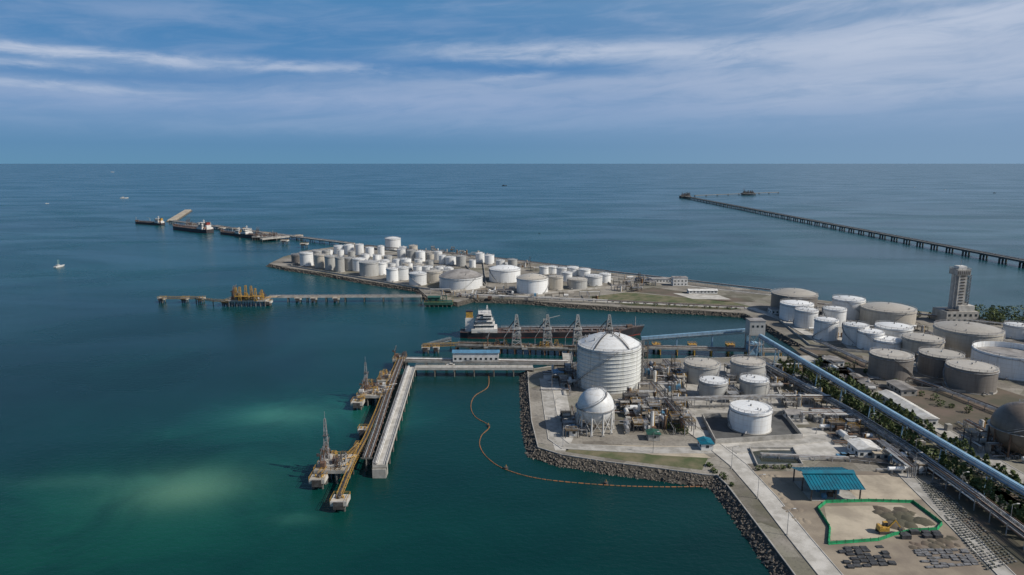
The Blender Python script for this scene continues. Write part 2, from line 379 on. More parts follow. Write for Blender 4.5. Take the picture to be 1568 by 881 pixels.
# ---------------- TANKS -------------
def tank(cx,vb,wd,vt,mat=None,rise=.14,roof=None,rail=True,name='storage_tank',stair=True,nseg=40,gird=True,z0=LZ,hoops=0):
    mat=mat or WHT; roof=roof or mat
    f=Vector(G(cx,vb,z0)); dirv=f.normalized(); r=wd/2/F*depth(f.x,f.y,z0)
    for _ in range(4):
        c_=f+dirv*r; r=wd/2/F*depth(c_.x,c_.y,z0)
    c_=f+dirv*r; zt=ztop(c_.y,vt); x,y=c_
    q=MB(name)
    q.rev(x,y,[(r+.5,z0),(r+.5,z0+.4),(r,z0+.4)],CONC,nseg,False)
    q.rev(x,y,[(r,z0+.4),(r,zt)],mat,nseg)
    K=8
    if rise>0:
        prof=[(r+.12,zt-.15),(r+.12,zt+.02)]+[(max(.01,r*(1-j/K)),zt+.02+rise*r*(1-(1-j/K)**2)) for j in range(K+1)]
        q.rev(x,y,prof,roof,nseg)
        q.cyl((x,y,zt+rise*r-.2),(x,y,zt+rise*r+.9),.4,STEEL,n=6)
    else:
        q.rev(x,y,[(r,zt),(r-.35,zt),(r-.35,zt-4)],roof,nseg,False)
        q.rev(x,y,[(r-.4,zt-3.2),(.05,zt-3.0)],ROOFG,nseg)
        q.beam((x-r*.9,y,zt),(x,y-r*.2,zt-2.9),.8,STEEL,.2)
    if gird:
        q.rev(x,y,[(r,zt-1.3),(r+.45,zt-1.25),(r+.45,zt-1.1),(r,zt-1.05)],STEEL,nseg,False)
    for i in range(1,hoops):
        zz=z0+(zt-z0)*i/hoops; q.rev(x,y,[(r,zz-.12),(r+.35,zz-.08),(r+.35,zz+.08),(r,zz+.12)],mat,nseg,False)
    if rail:
        ns=20; pts=[(x+(r+.05)*math.cos(2*math.pi*i/ns),y+(r+.05)*math.sin(2*math.pi*i/ns),zt) for i in range(ns)]
        q.rail(pts,closed=True,step=4,w=.13)
    if stair:
        a0=math.atan2(-y,-x)+R(-1.6,1.6); L=(zt-z0)*1.25/r; k=14; dr=random.choice((-1,1)); pv=None
        for i in range(k+1):
            a=a0+dr*L*i/k; pp=Vector((x+(r+.45)*math.cos(a),y+(r+.45)*math.sin(a),z0+.4+(zt-z0-.4)*i/k))
            if pv: q.beam(pv,pp,.7,STEEL,.1); q.beam(pv+Vector((0,0,1)),pp+Vector((0,0,1)),.08,STEEL)
            pv=pp
    for i in range(3):
        a=R(0,6.28); rr_=r*R(.5,.85); zz=zt+rise*r*(1-(rr_/r)**2)
        if rise>0: q.cyl((x+rr_*math.cos(a),y+rr_*math.sin(a),zz-.1),(x+rr_*math.cos(a),y+rr_*math.sin(a),zz+.9),.3,STEEL,n=6)
    a=math.atan2(-y,-x)+R(-.6,.6)
    q.cyl((x+r*math.cos(a),y+r*math.sin(a),z0+1.2),(x+(r+3)*math.cos(a),y+(r+3)*math.sin(a),z0+1.2),.3,STEEL,n=6)
    q.build(); return x,y,r,zt
for t in [(1214,484,66,449,DRK,.2,BEI),(1297,490,46,457,WHT,.12,None),(1218,494,48,464,WHT,.12,None),(1233,504,33,474,WHT,.12,None),(1276,501,33,472,WHT,.12,None),(1263,523,34,489,WHT,.12,None),
 (1357,503,76,471,BEI,.16,BEI),(1308,531,36,497,WHT,.1,None),(1366,528,52,499,WHT,.12,None),(1331,538,36,507,WHT,.1,None),(1356,543,42,519,WHT,.12,None),(1410,552,56,517,BEI,.1,BEI),
 (1477,548,90,502,BEI,.14,BEI),(1555,520,34,497,WHT,.12,None),(1361,584,60,542,DRK,.06,BEI),(1437,580,60,541,DRK,.06,BEI),(1483,603,68,560,DRK,.06,BEI)]:
    tank(t[0],t[1],t[2],t[3],t[4],t[5],t[6])
tank(1545,582,104,536,WHT,0,WHT)
tank(1620,530,70,500,BEI,.12,BEI); tank(1640,600,80,555,WHT,.1)
for t in [(1073,590,52,555,GRY,.08,BEI),(1143,589,50,553,GRY,.08,BEI),(1091,615,42,582,GRY,.06,WHT),(1153,612,42,580,GRY,.06,WHT),(1147,666,61,623,WHT,.04,WHT)]:
    tank(*t)
x,y,r,zt=tank(931,604,95,526,LNG,.34,WHT,name='lng_tank',nseg=64,hoops=11)
q=MB('tank_roof_walkway')
def dz(rr_): return zt+.34*r*(1-(rr_/r)**2)
for a in (math.radians(-60),math.radians(-125),math.radians(80)):
    pv=None
    for i in range(9):
        rr_=r*i/8*.98; pp=Vector((x+rr_*math.cos(a),y+rr_*math.sin(a),dz(rr_)+.5))
        if pv: q.beam(pv,pp,.5,DSTEEL,.2); q.beam(pv+Vector((0,0,1)),pp+Vector((0,0,1)),.12,DSTEEL)
        pv=pp
q.lattice(x,y,dz(0),2.5,2,DSTEEL,2.4,.16,1.2); q.cyl((x-2,y,dz(2)),(x-2,y,dz(0)+3),.25,RUST); q.cyl((x+2,y-1,dz(2)),(x+2,y-1,dz(0)+3),.25,RUST)
for k_ in range(14):
    a=R(0,6.28); rr_=r*R(.3,.85); q.cyl((x+rr_*math.cos(a),y+rr_*math.sin(a),dz(rr_)-.1),(x+rr_*math.cos(a),y+rr_*math.sin(a),dz(rr_)+R(.6,1.6)),.3,random.choice((RUST,STEEL)),n=6)
q.build()
q=MB('stair_tower')
q.lattice(x+r+2.0,y-3,LZ,2.6,zt-LZ+2,DSTEEL,2.6,.16,2.6); q.lattice(x-r-1.6,y+1,LZ,1.8,zt-LZ+1,RUST,1.8,.14,2.4)
for i in range(3): q.cyl((x+r+.7+.7*i,y+2,LZ),(x+r+.7+.7*i,y+2,zt+1),.22,STEEL,n=6)
q.build()
def sphere_tank(cu,cv,wd,vbase,mat,legm,name='sphere_tank'):
    f=Vector(G(cu,vbase)); r=wd/2/F*depth(f.x,f.y,LZ); c_=f+f.normalized()*r*.9; r=wd/2/F*depth(c_.x,c_.y,LZ); x,y=c_; z=ztop(y,cv)
    q=MB(name); q.sph(x,y,z,r,mat,32,20)
    N_=10
    for i in range(N_):
        a=2*math.pi*i/N_; b_=2*math.pi*(i+1)/N_; R1=r*.99
        P0=Vector((x+R1*math.cos(a),y+R1*math.sin(a),0)); P1=Vector((x+R1*math.cos(b_),y+R1*math.sin(b_),0))
        q.cyl((P0.x,P0.y,LZ),(P0.x,P0.y,z),.35,legm,n=8)
        q.box(P0.x,P0.y,LZ,1.3,1.3,.7,CONC)
        q.beam((P0.x,P0.y,LZ+.8),(P1.x,P1.y,z-r*.25),.16,legm); q.beam((P1.x,P1.y,LZ+.8),(P0.x,P0.y,z-r*.25),.16,legm)
    q.rev(x,y,[(r+.02,z-.1),(r+.9,z-.08),(r+.9,z+.08),(r+.02,z+.1)],STEEL,32,False)
    pv=None
    for i in range(15):
        a=math.radians(-150+12*i); e=i/14; rr_=(r+.6)*math.cos(e*1.35); pp=Vector((x+rr_*math.cos(a),y+rr_*math.sin(a),z+(r+.6)*math.sin(e*1.35)))
        if pv: q.beam(pv,pp,.7,STEEL,.12); q.beam(pv+Vector((0,0,1)),pp+Vector((0,0,1)),.1,STEEL)
        pv=pp
    q.rail([(x+1.8*math.cos(t*1.047),y+1.8*math.sin(t*1.047),z+r) for t in range(6)],closed=True)
    q.cyl((x,y,LZ),(x,y,z-r+.1),.3,RUST); q.build(); return x,y,z,r
sphere_tank(911,622,56,668,WHT,WALL)
sphere_tank(1556,655,78,705,BRN,RUST); sphere_tank(1650,640,76,690,BRN,RUST)
ISL=[(706,445,66,422,WHT,.3,ROOFG),(773,434,48,411,WHT,.2,None),(815,452,48,425,WHT,.24,BEI),(851,445,22,423,BEI,.12,BEI),(884,444,30,427,GRY,.12,BEI),(909,439,26,422,WHT,.12,None),(926,434,18,419,WHT,.12,None),
(895,425,18,412,WHT,.1,None),(877,423,18,409,WHT,.1,None),(860,424,16,410,WHT,.1,None),(846,420,16,408,WHT,.1,None),(833,421,14,408,WHT,.1,None),(868,432,16,417,WHT,.1,None),
(602,384,24,365,WHT,.2,None),(665,434,26,415,BEI,.12,None),(640,438,27,418,WHT,.12,None),(616,430,20,409,WHT,.12,None),(601,432,18,411,WHT,.1,None),(584,422,16,402,WHT,.1,None),(566,424,30,401,GRY,.14,None),
(550,416,20,396,WHT,.1,None),(536,415,15,395,GRY,.1,None),(521,417,14,394,GRY,.1,None),(507,414,18,392,GRY,.1,None),(491,411,18,390,BEI,.1,None),(470,408,20,387,WHT,.1,None),(456,404,18,390,DRK,.1,None),
(486,404,14,384,GRY,.1,None),(500,400,12,384,GRY,.1,None)]
for t in ISL: tank(*t,rail=True,stair=t[2]>24,nseg=28)
for v0,u0,u1,dv,stp in ((392,505,590,7,17),(385,520,590,3,15),(397,560,690,18,15),(404,590,690,16,16),(392,615,690,10,14),(386,618,680,8,13),(399,690,735,7,15),(398,735,790,9,16),(411,600,690,14,19)):
    u=u0
    while u<u1:
        vv=v0+dv*(u-u0)/(u1-u0)+R(-1.5,1.5); wd=R(10,17)
        tank(u,vv+6,wd,vv-R(5,11),random.choice((WHT,WHT,WHT,WHT,BEI,GRY)),R(.08,.25),None,rail=True,stair=False,nseg=20,gird=False)
        u+=stp*R(.85,1.3)
def bund(px,h=1.2,name='bund_wall',m=None):
    q=MB(name); P=[G(u,v) for u,v in px]
    for a,b_ in zip(P,P[1:]+P[:1]): q.beam(V3(a,LZ+h/2),V3(b_,LZ+h/2),.4,m or CONC,h)
    q.build(origin=False)
bund([(1075,640),(1200,636),(1228,672),(1095,680)],2.2)
patch('bund_floor',[(1075,640),(1200,636),(1228,672),(1095,680)],ASPH,3)
bund([(1040,560),(1175,560),(1200,622),(1055,626)],1.5)
bund([(1225,535),(1400,545),(1520,605),(1340,592)],1.5); bund([(1180,480),(1320,482),(1420,552),(1240,530)],1.2)
bund([(445,408),(640,442),(690,448),(745,440),(700,395),(540,378)],1.5); bund([(745,440),(790,455),(940,440),(920,425),(840,405),(740,405)],1.5)
bund([(1148,688),(1214,688),(1229,714),(1160,715)],1.0)
# ---------------- pipe racks & process units -------------
def pipe_rack(pts,wd=5,h=5,npipe=6,m=None,name='pipe_rack',step=7,z0=LZ,tiers=1):
    m=m or STEEL; q=MB(name)
    for A,B in zip(pts[:-1],pts[1:]):
        A=Vector(A);B=Vector(B); d=(B-A).normalized(); nv=Vector((-d.y,d.x)); L=(B-A).length; k=max(1,int(L/step))
        for i in range(k+1):
            c_=A.lerp(B,i/k)
            for s_ in (-1,1): e=c_+nv*s_*wd/2; q.beam(V3(e,z0),V3(e,z0+h),.26,m)
            for t in range(tiers): q.beam(V3(c_-nv*wd/2,z0+h-t*1.8),V3(c_+nv*wd/2,z0+h-t*1.8),.26,m)
        for t in range(tiers):
            for j in range(npipe):
                o=nv*(-wd/2+wd*(j+.5)/npipe); rr_=random.choice((.1,.14,.2,.26))
                q.cyl(V3(A+o,z0+h-t*1.8+.15+rr_),V3(B+o,z0+h-t*1.8+.15+rr_),rr_,random.choice((STEEL,STEEL,DSTEEL,WALL,RUST)),n=6)
        for s_ in (-1,1): q.beam(V3(A+nv*s_*wd/2,z0+h),V3(B+nv*s_*wd/2,z0+h),.18,m,.25)
    return q.build()
def gp(*a): return [G(u,v) for u,v in a]
def process(px,nn_,hm=8,name='process_unit',seed=1,tower=True,m1=None):
    random.seed(seed); q=MB(name); A,B,C,D=[Vector(G(u,v)) for u,v in px]
    def at(s_,t_): return A.lerp(B,s_).lerp(D.lerp(C,s_),t_)
    for i in range(nn_):
        c_=at(R(.05,.95),R(.05,.95)); k=random.random()
        if k<.2:
            w_=R(3,6);d_=R(2.5,5);h_=R(3,hm); fm=random.choice((STEEL,CONC,DSTEEL))
            for lv in range(1,int(h_/3)+2):
                zz=LZ+min(h_,lv*3); q.box(c_.x,c_.y,zz,w_,d_,.18,fm)
                q.rail([(c_.x+a*w_/2,c_.y+b_*d_/2,zz) for a,b_ in ((-1,-1),(1,-1),(1,1),(-1,1))],m=random.choice((YEL,STEEL,DSTEEL)),closed=True,step=2)
            for a in (-1,1):
                for b_ in (-1,1): q.beam((c_.x+a*w_/2,c_.y+b_*d_/2,LZ),(c_.x+a*w_/2,c_.y+b_*d_/2,LZ+h_),.3,DSTEEL)
        elif k<.36:
            L=R(3,7);rr_=R(.6,1.3); ax=random.choice(((1,0),(0,1))); z=LZ+1.2+rr_
            q.cyl((c_.x-ax[0]*L/2,c_.y-ax[1]*L/2,z),(c_.x+ax[0]*L/2,c_.y+ax[1]*L/2,z),rr_,random.choice((WALL,STEEL,WHT)),n=12)
            for s_ in (-.3,.3): q.box(c_.x+ax[0]*L*s_,c_.y+ax[1]*L*s_,LZ,.6+ax[1]*rr_,.6+ax[0]*rr_,1.6,CONC)
        elif k<.5:
            h_=R(4,hm*1.2);rr_=R(.4,1.0); q.cyl((c_.x,c_.y,LZ),(c_.x,c_.y,LZ+h_),rr_,random.choice((WALL,STEEL,GRY,RUST)),n=12); q.sph(c_.x,c_.y,LZ+h_,rr_,STEEL,10,6,.5)
            q.beam((c_.x+rr_+.2,c_.y,LZ),(c_.x+rr_+.2,c_.y,LZ+h_),.3,YEL)
        elif k<.85:
            ax=random.choice(((1,0),(0,1))); L=R(6,20); z=LZ+random.choice((.6,1,3,4.5))
            for j in range(random.randint(2,5)):
                o=j*.7; rr_=R(.1,.26); p1=(c_.x-ax[0]*L/2+ax[1]*o,c_.y-ax[1]*L/2+ax[0]*o,z); p2=(c_.x+ax[0]*L/2+ax[1]*o,c_.y+ax[1]*L/2+ax[0]*o,z)
                q.cyl(p1,p2,rr_,random.choice((STEEL,WALL,RUST,STEEL,DSTEEL)),n=6)
                for pp in (p1,p2): q.cyl((pp[0],pp[1],LZ),pp,rr_,STEEL,n=6)
        else:
            q.box(c_.x,c_.y,LZ,R(1.5,4),R(1.5,4),R(1.5,3),random.choice((WALL,CONC,CONC,DSTEEL,BLUE,RUST)))
    if tower:
        c_=at(.7,.4); q.lattice(c_.x,c_.y,LZ,2.4,hm*2,DSTEEL,1.6,.16)
    return q.build()
process([(950,612),(1050,606),(1066,665),(950,668)],110,7,seed=3)
process([(985,560),(1040,560),(1060,600),(995,606)],48,6,seed=4)
process([(1165,565),(1215,566),(1275,625),(1205,630)],50,5,seed=5,tower=False)
process([(1240,640),(1300,640),(1350,690),(1280,695)],34,5,seed=6,tower=False)
process([(840,568),(880,562),(882,600),(850,602)],24,5,seed=7,tower=False)
process([(862,640),(885,640),(885,672),(872,672)],14,4,seed=8,tower=False)
process([(1245,545),(1330,585),(1350,610),(1265,575)],30,3,seed=9,tower=False)
process([(1440,652),(1540,668),(1600,720),(1480,690)],30,7,seed=10,tower=False)
process([(760,400),(830,408),(835,418),(775,412)],28,6,seed=11)
process([(930,425),(1000,430),(1000,440),(930,438)],24,5,seed=12)
process([(740,445),(790,447),(790,453),(735,452)],16,5,seed=13)
process([(950,440),(985,441),(985,448),(940,447)],14,4,seed=14)
process([(1385,530),(1440,552),(1430,575),(1390,560)],12,4,seed=15,tower=False)
process([(640,380),(760,392),(770,400),(640,388)],30,6,seed=16,tower=False)
process([(1180,475),(1440,500),(1520,530),(1250,520)],56,4,seed=17,tower=False)
process([(1340,690),(1400,690),(1440,730),(1370,728)],26,4,seed=18,tower=False)
process([(1110,565),(1120,565),(1125,625),(1112,628)],16,5,seed=19,tower=False)
process([(640,448),(930,455),(930,462),(700,458)],30,3,seed=21,tower=False)
random.seed(5)
pipe_rack(gp((1155,560),(1300,642),(1400,708),(1500,782),(1640,890)),4,4.5,6,tiers=2)
pipe_rack(gp((1000,600),(1055,668)),4,5,5)
pipe_rack(gp((990,628),(1200,622),(1270,622)),4,5,5)
pipe_rack(gp((1165,700),(1300,706),(1360,712)),2.5,1.2,4,step=6)
pipe_rack(gp((700,455),(930,465),(1140,475)),4,2.5,6,step=10)
pipe_rack(gp((560,380),(760,400),(930,421),(1180,451)),5,4,6,step=12)
pipe_rack(gp((1260,530),(1330,562),(1440,600),(1568,650)),4,2,5,step=9)
pipe_rack(gp((1200,465),(1450,492),(1600,510)),4,3,5,step=10)
# ---------------- buildings -------------
def building(name,u,v,wx,dy,h,wall=None,roofm=None,gable=0,rot=0,win=True,z0=LZ,over=.5):
    wall=wall or WALL; roofm=roofm or ROOFG; cx,cy=G(u,v,z0); q=MB(name); c,s_=math.cos(rot),math.sin(rot)
    def T(a,b_,z): return (cx+a*c-b_*s_,cy+a*s_+b_*c,z)
    q.box(cx,cy,z0,wx,dy,h,wall,rot)
    X2,Y2=wx/2+over,dy/2+over
    if gable:
        if dy>=wx:
            q.add([T(-X2,-Y2,z0+h-.1),T(X2,-Y2,z0+h-.1),T(X2,Y2,z0+h-.1),T(-X2,Y2,z0+h-.1),T(0,-Y2,z0+h+gable),T(0,Y2,z0+h+gable)],[(0,4,5,3),(1,2,5,4),(0,1,4),(2,3,5)],roofm)
            for i in range(int(dy/1.5)):
                o=-Y2+.4+i*1.5
                for sg in (-1,1): q.beam(T(sg*X2,o,z0+h-.06),T(0,o,z0+h+gable+.05),.1,roofm)
        else:
            q.add([T(-X2,-Y2,z0+h-.1),T(X2,-Y2,z0+h-.1),T(X2,Y2,z0+h-.1),T(-X2,Y2,z0+h-.1),T(-X2,0,z0+h+gable),T(X2,0,z0+h+gable)],[(0,1,5,4),(2,3,4,5),(1,2,5),(0,4,3)],roofm)
    else:
        q.box(cx,cy,z0+h,wx+over,dy+over,.3,roofm,rot)
        for _ in range(2): a=T(R(-.3,.3)*wx,R(-.3,.3)*dy,z0+h+.3); q.box(*a,1.2,1.2,.9,STEEL,rot)
    if win:
        for fl in range(max(1,int(h/3.2))):
            zz=z0+1.2+fl*3.2
            for sd_,L,W_ in ((0,wx,dy),(1,dy,wx)):
                k=int(L/3)
                for i in range(k):
                    o=-L/2+L*(i+.5)/k
                    for sg in (-1,1):
                        a=T(o,sg*(W_/2),zz) if sd_==0 else T(sg*(W_/2),o,zz)
                        q.box(*a,1.3 if sd_==0 else .12,.12 if sd_==0 else 1.3,1.2,GLASS,rot)
    return q.build()
building('warehouse',1388,632,7,36,4,WALL,WALL,1.3,.02)
building('warehouse',1380,600,8,14,3.5,CONC,ROOFG,.8)
building('office_building',1322,695,9,9,4,WALL,WALL,1)
building('substation_building',1345,702,6,5,3,CONC,SAND,0)
building('pump_house',1080,686,5,6,3,WALL,TEAL,.8)
building('pump_house',1000,672,5,5,3,CONC,DGREEN,.6)
building('control_building',1040,437,14,9,8,WALL,ROOFG,0)
building('office_building',1010,432,22,10,4,WALL,ROOFG,.8)
building('storage_shed',1075,449,26,8,3,WALL,WALL,1)
building('storage_shed',1190,480,12,8,4,WALL,ROOFG,.8)
building('pump_house',878,665,4,5,3,WALL,BLUE,.6)
building('gate_house',855,578,5,6,3.5,WALL,BLUE,.5)
building('office_building',1275,560,9,9,4,WALL,ROOFG,.8)
building('storage_shed',1240,600,6,9,3,WALL,WALL,.7)
building('storage_shed',1320,590,6,20,3,CONC,ROOFG,.8)
building('storage_shed',1215,640,8,6,3,WALL,ROOFG,.7)
# prilling tower
cx,cy=G(1461,492); 
q=MB('prilling_tower'); zt=ztop(cy,408); wv_=20/F*depth(cx,cy,LZ)
q.box(cx,cy,LZ,wv_*.62,wv_*.9,zt-LZ-6,CONCL); q.box(cx,cy,zt-6,wv_*1.0,wv_*1.0,4,CONC); q.box(cx,cy,zt-2,wv_*.6,wv_*.6,2.4,WALL)
for i in range(7): q.box(cx-wv_*.42+wv_*.84*i/6,cy-wv_*.51,zt-5.4,.6,.12,2.6,DSTEEL)
q.box(cx,cy,LZ,wv_*2.4,wv_*1.8,9,CONC); q.box(cx+wv_*.4,cy,LZ+9,wv_*1.2,wv_*1.3,4,CONCL); q.box(cx-wv_*.6,cy-wv_*.5,LZ+9,wv_*.8,wv_*.5,1.2,DSTEEL)
for i in range(6):
    for j in range(2): q.box(cx-wv_*1.0+wv_*.4*i,cy-wv_*.9,LZ+1.5+j*4,1.8,.12,1.8,GLASS)
hh=zt-6-LZ-13
q.lattice(cx+wv_*.31+1.5,cy-wv_*.3,LZ+9,2.6,hh+4,DSTEEL,2.6,.25,2.8); q.lattice(cx-wv_*.31-1.2,cy-wv_*.3,LZ+9,2.0,hh+4,STEEL,2.0,.2,2.8)
for i in range(10):
    z=LZ+13+hh*i/10
    q.box(cx,cy-wv_*.46,z+1,wv_*.3,.4,hh/22,DSTEEL); q.beam((cx+wv_*.4,cy-wv_*.5,z),(cx+wv_*.4+2.2,cy-wv_*.5,z+hh/10),.5,STEEL,.2)
q.rail([(cx+a*wv_*.5,cy+b_*wv_*.5,zt-2) for a,b_ in ((-1,-1),(1,-1),(1,1),(-1,1))],closed=True,w=.2)
q.cyl((cx,cy,zt),(cx,cy,zt+5),.15,STEEL); q.build()
# teal-roofed open shed
x,y=G(1264,752); q=MB('open_shed'); W_,D_=19,18
for a in (-1,0,1):
    for b_ in (-1,0,1): q.beam((x+a*W_*.45,y+b_*D_*.42,LZ),(x+a*W_*.45,y+b_*D_*.42,LZ+5.2),.4,DSTEEL)
for sg in (-1,1):
    q.add([(x-W_/2,y+sg*D_/2,LZ+5),(x+W_/2,y+sg*D_/2,LZ+5),(x+W_/2,y+sg*.8,LZ+7.2),(x-W_/2,y+sg*.8,LZ+7.2)],[(0,1,2,3)],TEAL)
    for i in range(17): xx=x-W_/2+W_*i/16; q.beam((xx,y+sg*D_/2,LZ+5.06),(xx,y+sg*.8,LZ+7.26),.12,TEAL)
    q.add([(x-W_/2,y+sg*1.6,LZ+7.5),(x+W_/2,y+sg*1.6,LZ+7.5),(x+W_/2,y,LZ+8.2),(x-W_/2,y,LZ+8.2)],[(0,1,2,3)],TEAL)
q.box(x,y,LZ+.05,W_*.9,D_*.85,.15,CONC)
for i in range(9): q.box(x+R(-6,6),y+R(-6,6),LZ+.2,R(1,3),R(1,2),R(1,2),random.choice((GREEN,RUST,BLUE,STEEL)))
q.build()
q=MB('site_hoarding_fence')
P=[G(u,v) for u,v in ((1252,780),(1264,770),(1330,768),(1398,770),(1442,803),(1434,812),(1395,814),(1368,820),(1345,828),(1268,834),(1270,808),(1252,780))]
for a,b_ in zip(P[:-1],P[1:]):
    A=Vector(a);B=Vector(b_); q.beam(V3(A,LZ+.55),V3(B,LZ+.55),.12,GREEN,.9); k=max(1,int((B-A).length/2.5))
    nv=Vector((-(B-A).y,(B-A).x)).normalized()*.4
    q.add([V3(A+nv,LZ+.14),V3(B+nv,LZ+.14),V3(B-nv*1.2,LZ+.12),V3(A-nv*1.2,LZ+.12)],[(0,1,2,3)],GREEN)
    for i in range(k): c_=A.lerp(B,i/k); q.beam(V3(c_,LZ),V3(c_,LZ+1.2),.15,DGREEN)
q.build()
x,y=G(1352,816); q=MB('excavator')
for s_ in (-1,1): q.box(x,y+s_*1.1,LZ+.1,3.6,.6,.9,DSTEEL)
q.box(x-.2,y,LZ+1,3.2,2.4,1.2,YEL); q.box(x+.7,y+.6,LZ+2.2,1.3,1,1.2,GLASS); q.box(x+.7,y+.6,LZ+3.4,1.4,1.1,.1,YEL); q.box(x-1.3,y,LZ+2.2,1,2.2,.5,YEL)
q.beam((x+1.2,y-.4,LZ+2),(x+3.4,y-.4,LZ+4.6),.45,YEL); q.beam((x+3.4,y-.4,LZ+4.6),(x+5.2,y-.4,LZ+2),.35,YEL); q.box(x+5.1,y-.4,LZ+1,1,1.1,1,DSTEEL); q.build()
def stacks(name,px,m,n_,sx,sy,sz,seed,jit=.3,skip=.15):
    random.seed(seed); q=MB(name); A,B,C,D=[Vector(G(u,v)) for u,v in px]
    for i in range(n_[0]):
        for j in range(n_[1]):
            s_,t_=(i+.5)/n_[0],(j+.5)/n_[1]; c_=A.lerp(B,s_).lerp(D.lerp(C,s_),t_)
            if R(0,1)<skip: continue
            q.box(c_.x+R(-jit,jit),c_.y+R(-jit,jit),LZ+.1,sx*R(.8,1),sy*R(.75,1),sz*R(.4,1.2),m,R(-.1,.1))
    q.build()
stacks('tarpaulin_pile',[(1278,838),(1350,836),(1375,866),(1295,872)],TARP,(6,6),2.3,1.6,.5,1)
stacks('slab_stack',[(1395,842),(1480,842),(1500,866),(1420,872)],SLAB,(7,7),2.2,1.1,.4,2)
stacks('container_row',[(1375,815),(1440,815),(1445,826),(1380,828)],TARP,(4,2),3,1.6,1.2,3)
stacks('paving_rows',[(1406,740),(1434,740),(1560,862),(1510,876)],PAVE,(8,40),.6,.7,.5,4,.05,.08)
stacks('paving_rows',[(1474,756),(1515,756),(1700,860),(1645,888)],PAVE,(8,36),.6,.7,.5,5,.05,.08)
def mounds(name,px,n_,m,rm,hm,seed):
    random.seed(seed); q=MB(name); A,B,C,D=[Vector(G(u,v)) for u,v in px]
    for i in range(n_):
        s_,t_=R(0,1),R(0,1); c_=A.lerp(B,s_).lerp(D.lerp(C,s_),t_); r=R(.4,1)*rm; k=9; vs=[(c_.x,c_.y,LZ+r*hm)]
        for ring,(fr,fz) in enumerate(((.5,.6),(1,0))):
            for a in range(k):
                t=6.283*a/k; rr_=r*fr*R(.75,1.25); vs.append((c_.x+rr_*math.cos(t),c_.y+rr_*math.sin(t),LZ+.02+r*hm*fz*R(.7,1.2)))
        q.add(vs,[(0,1+a,1+(a+1)%k) for a in range(k)]+[(1+a,1+k+a,1+k+(a+1)%k,1+(a+1)%k) for a in range(k)],m,True)
    q.build()
mounds('earth_mound',[(1340,778),(1390,778),(1425,803),(1360,808)],26,BROWN,3.2,.35,1)
mounds('earth_mound',[(1165,728),(1200,728),(1235,800),(1215,800)],30,DIRT,1.8,.3,2)
mounds('scrub_mound',[(1380,826),(1460,822),(1480,840),(1390,842)],24,BROWN,2.0,.3,3)
# ---------------- conveyors -------------
def conveyor(name,A,B,w_,h_,step,base,m,piles=False):
    q=MB(name); A=Vector(A);B=Vector(B); L=(B-A).length; d=(B-A).normalized(); nv=Vector((-d.y,d.x,0)).normalized(); k=int(L/step)
    q.beam(A,B,w_,m,h_); q.beam(A+Vector((0,0,h_/2+.12)),B+Vector((0,0,h_/2+.12)),w_*.6,m,.18)
    for i in range(int(L/3)):
        a=A.lerp(B,(i+.5)/int(L/3))
        q.beam(a-nv*(w_/2+.05),a+nv*(w_/2+.05),.1,STEEL,h_+.1)
    for s_ in (-1,1):
        o=nv*s_*(w_/2+.4)-Vector((0,0,h_*.5)); q.beam(A+o,B+o,.7,STEEL,.12); q.beam(A+o+nv*s_*.3+Vector((0,0,1)),B+o+nv*s_*.3+Vector((0,0,1)),.1,STEEL)
        o2=nv*s_*w_*.45-Vector((0,0,h_*.5+1.4)); q.beam(A+o2,B+o2,.2,STEEL)
        kk=int(L/4)
        for i in range(kk):
            a=A.lerp(B,i/kk)+o2; b_=A.lerp(B,(i+1)/kk)+o2; q.beam(a,b_+Vector((0,0,1.4)),.14,STEEL)
    for i in range(k+1):
        c_=A.lerp(B,i/k)
        for s_ in (-1,1):
            t=c_+nv*s_*w_*.4-Vector((0,0,h_*.5+1.4)); bt=c_+nv*s_*w_*.8; bt.z=base; q.beam(bt,t,.4,m)
        a=c_-nv*w_*.7; a.z=base+.5; b_=c_+nv*w_*.6; b_.z=(c_.z+base)/2; q.beam(a,b_,.2,m)
    q.build()
conveyor('conveyor_bridge',V3(G(1164,514,16),16),V3(G(1600,770,13),13),2.1,1.6,22,LZ,CONVM)
conveyor('conveyor_bridge',V3(G(1146,505,16),16),V3(G(982,518,10),10),2.0,1.5,18,0,CONVM)
x,y=G(1154,541,LZ); q=MB('transfer_tower'); zt=ztop(y,490)
for a in (-1,1):
    for b_ in (-1,1): q.beam((x+a*4.4,y+b_*3.6,0),(x+a*4.4,y+b_*3.6,zt),.6,STEEL)
q.box(x,y,zt-9,9.6,8,9,GRY); q.box(x,y,zt,10.2,8.6,.35,ROOFG)
for lv in (.25,.5): q.box(x,y,LZ+(zt-9-LZ)*lv*2-.3,9.4,7.8,.3,STEEL)
for a in (-1,1): q.beam((x-4.4,y+a*3.6,LZ),(x+4.4,y+a*3.6,zt-9),.3,STEEL); q.beam((x+4.4,y+a*3.6,LZ),(x-4.4,y+a*3.6,zt-9),.3,STEEL)
q.box(x-1,y,LZ,6,6,7,CONVM)
for i in range(3): q.box(x-2.8+2.8*i,y-4.02,zt-4,1.3,.1,1.4,GLASS)
q.build()
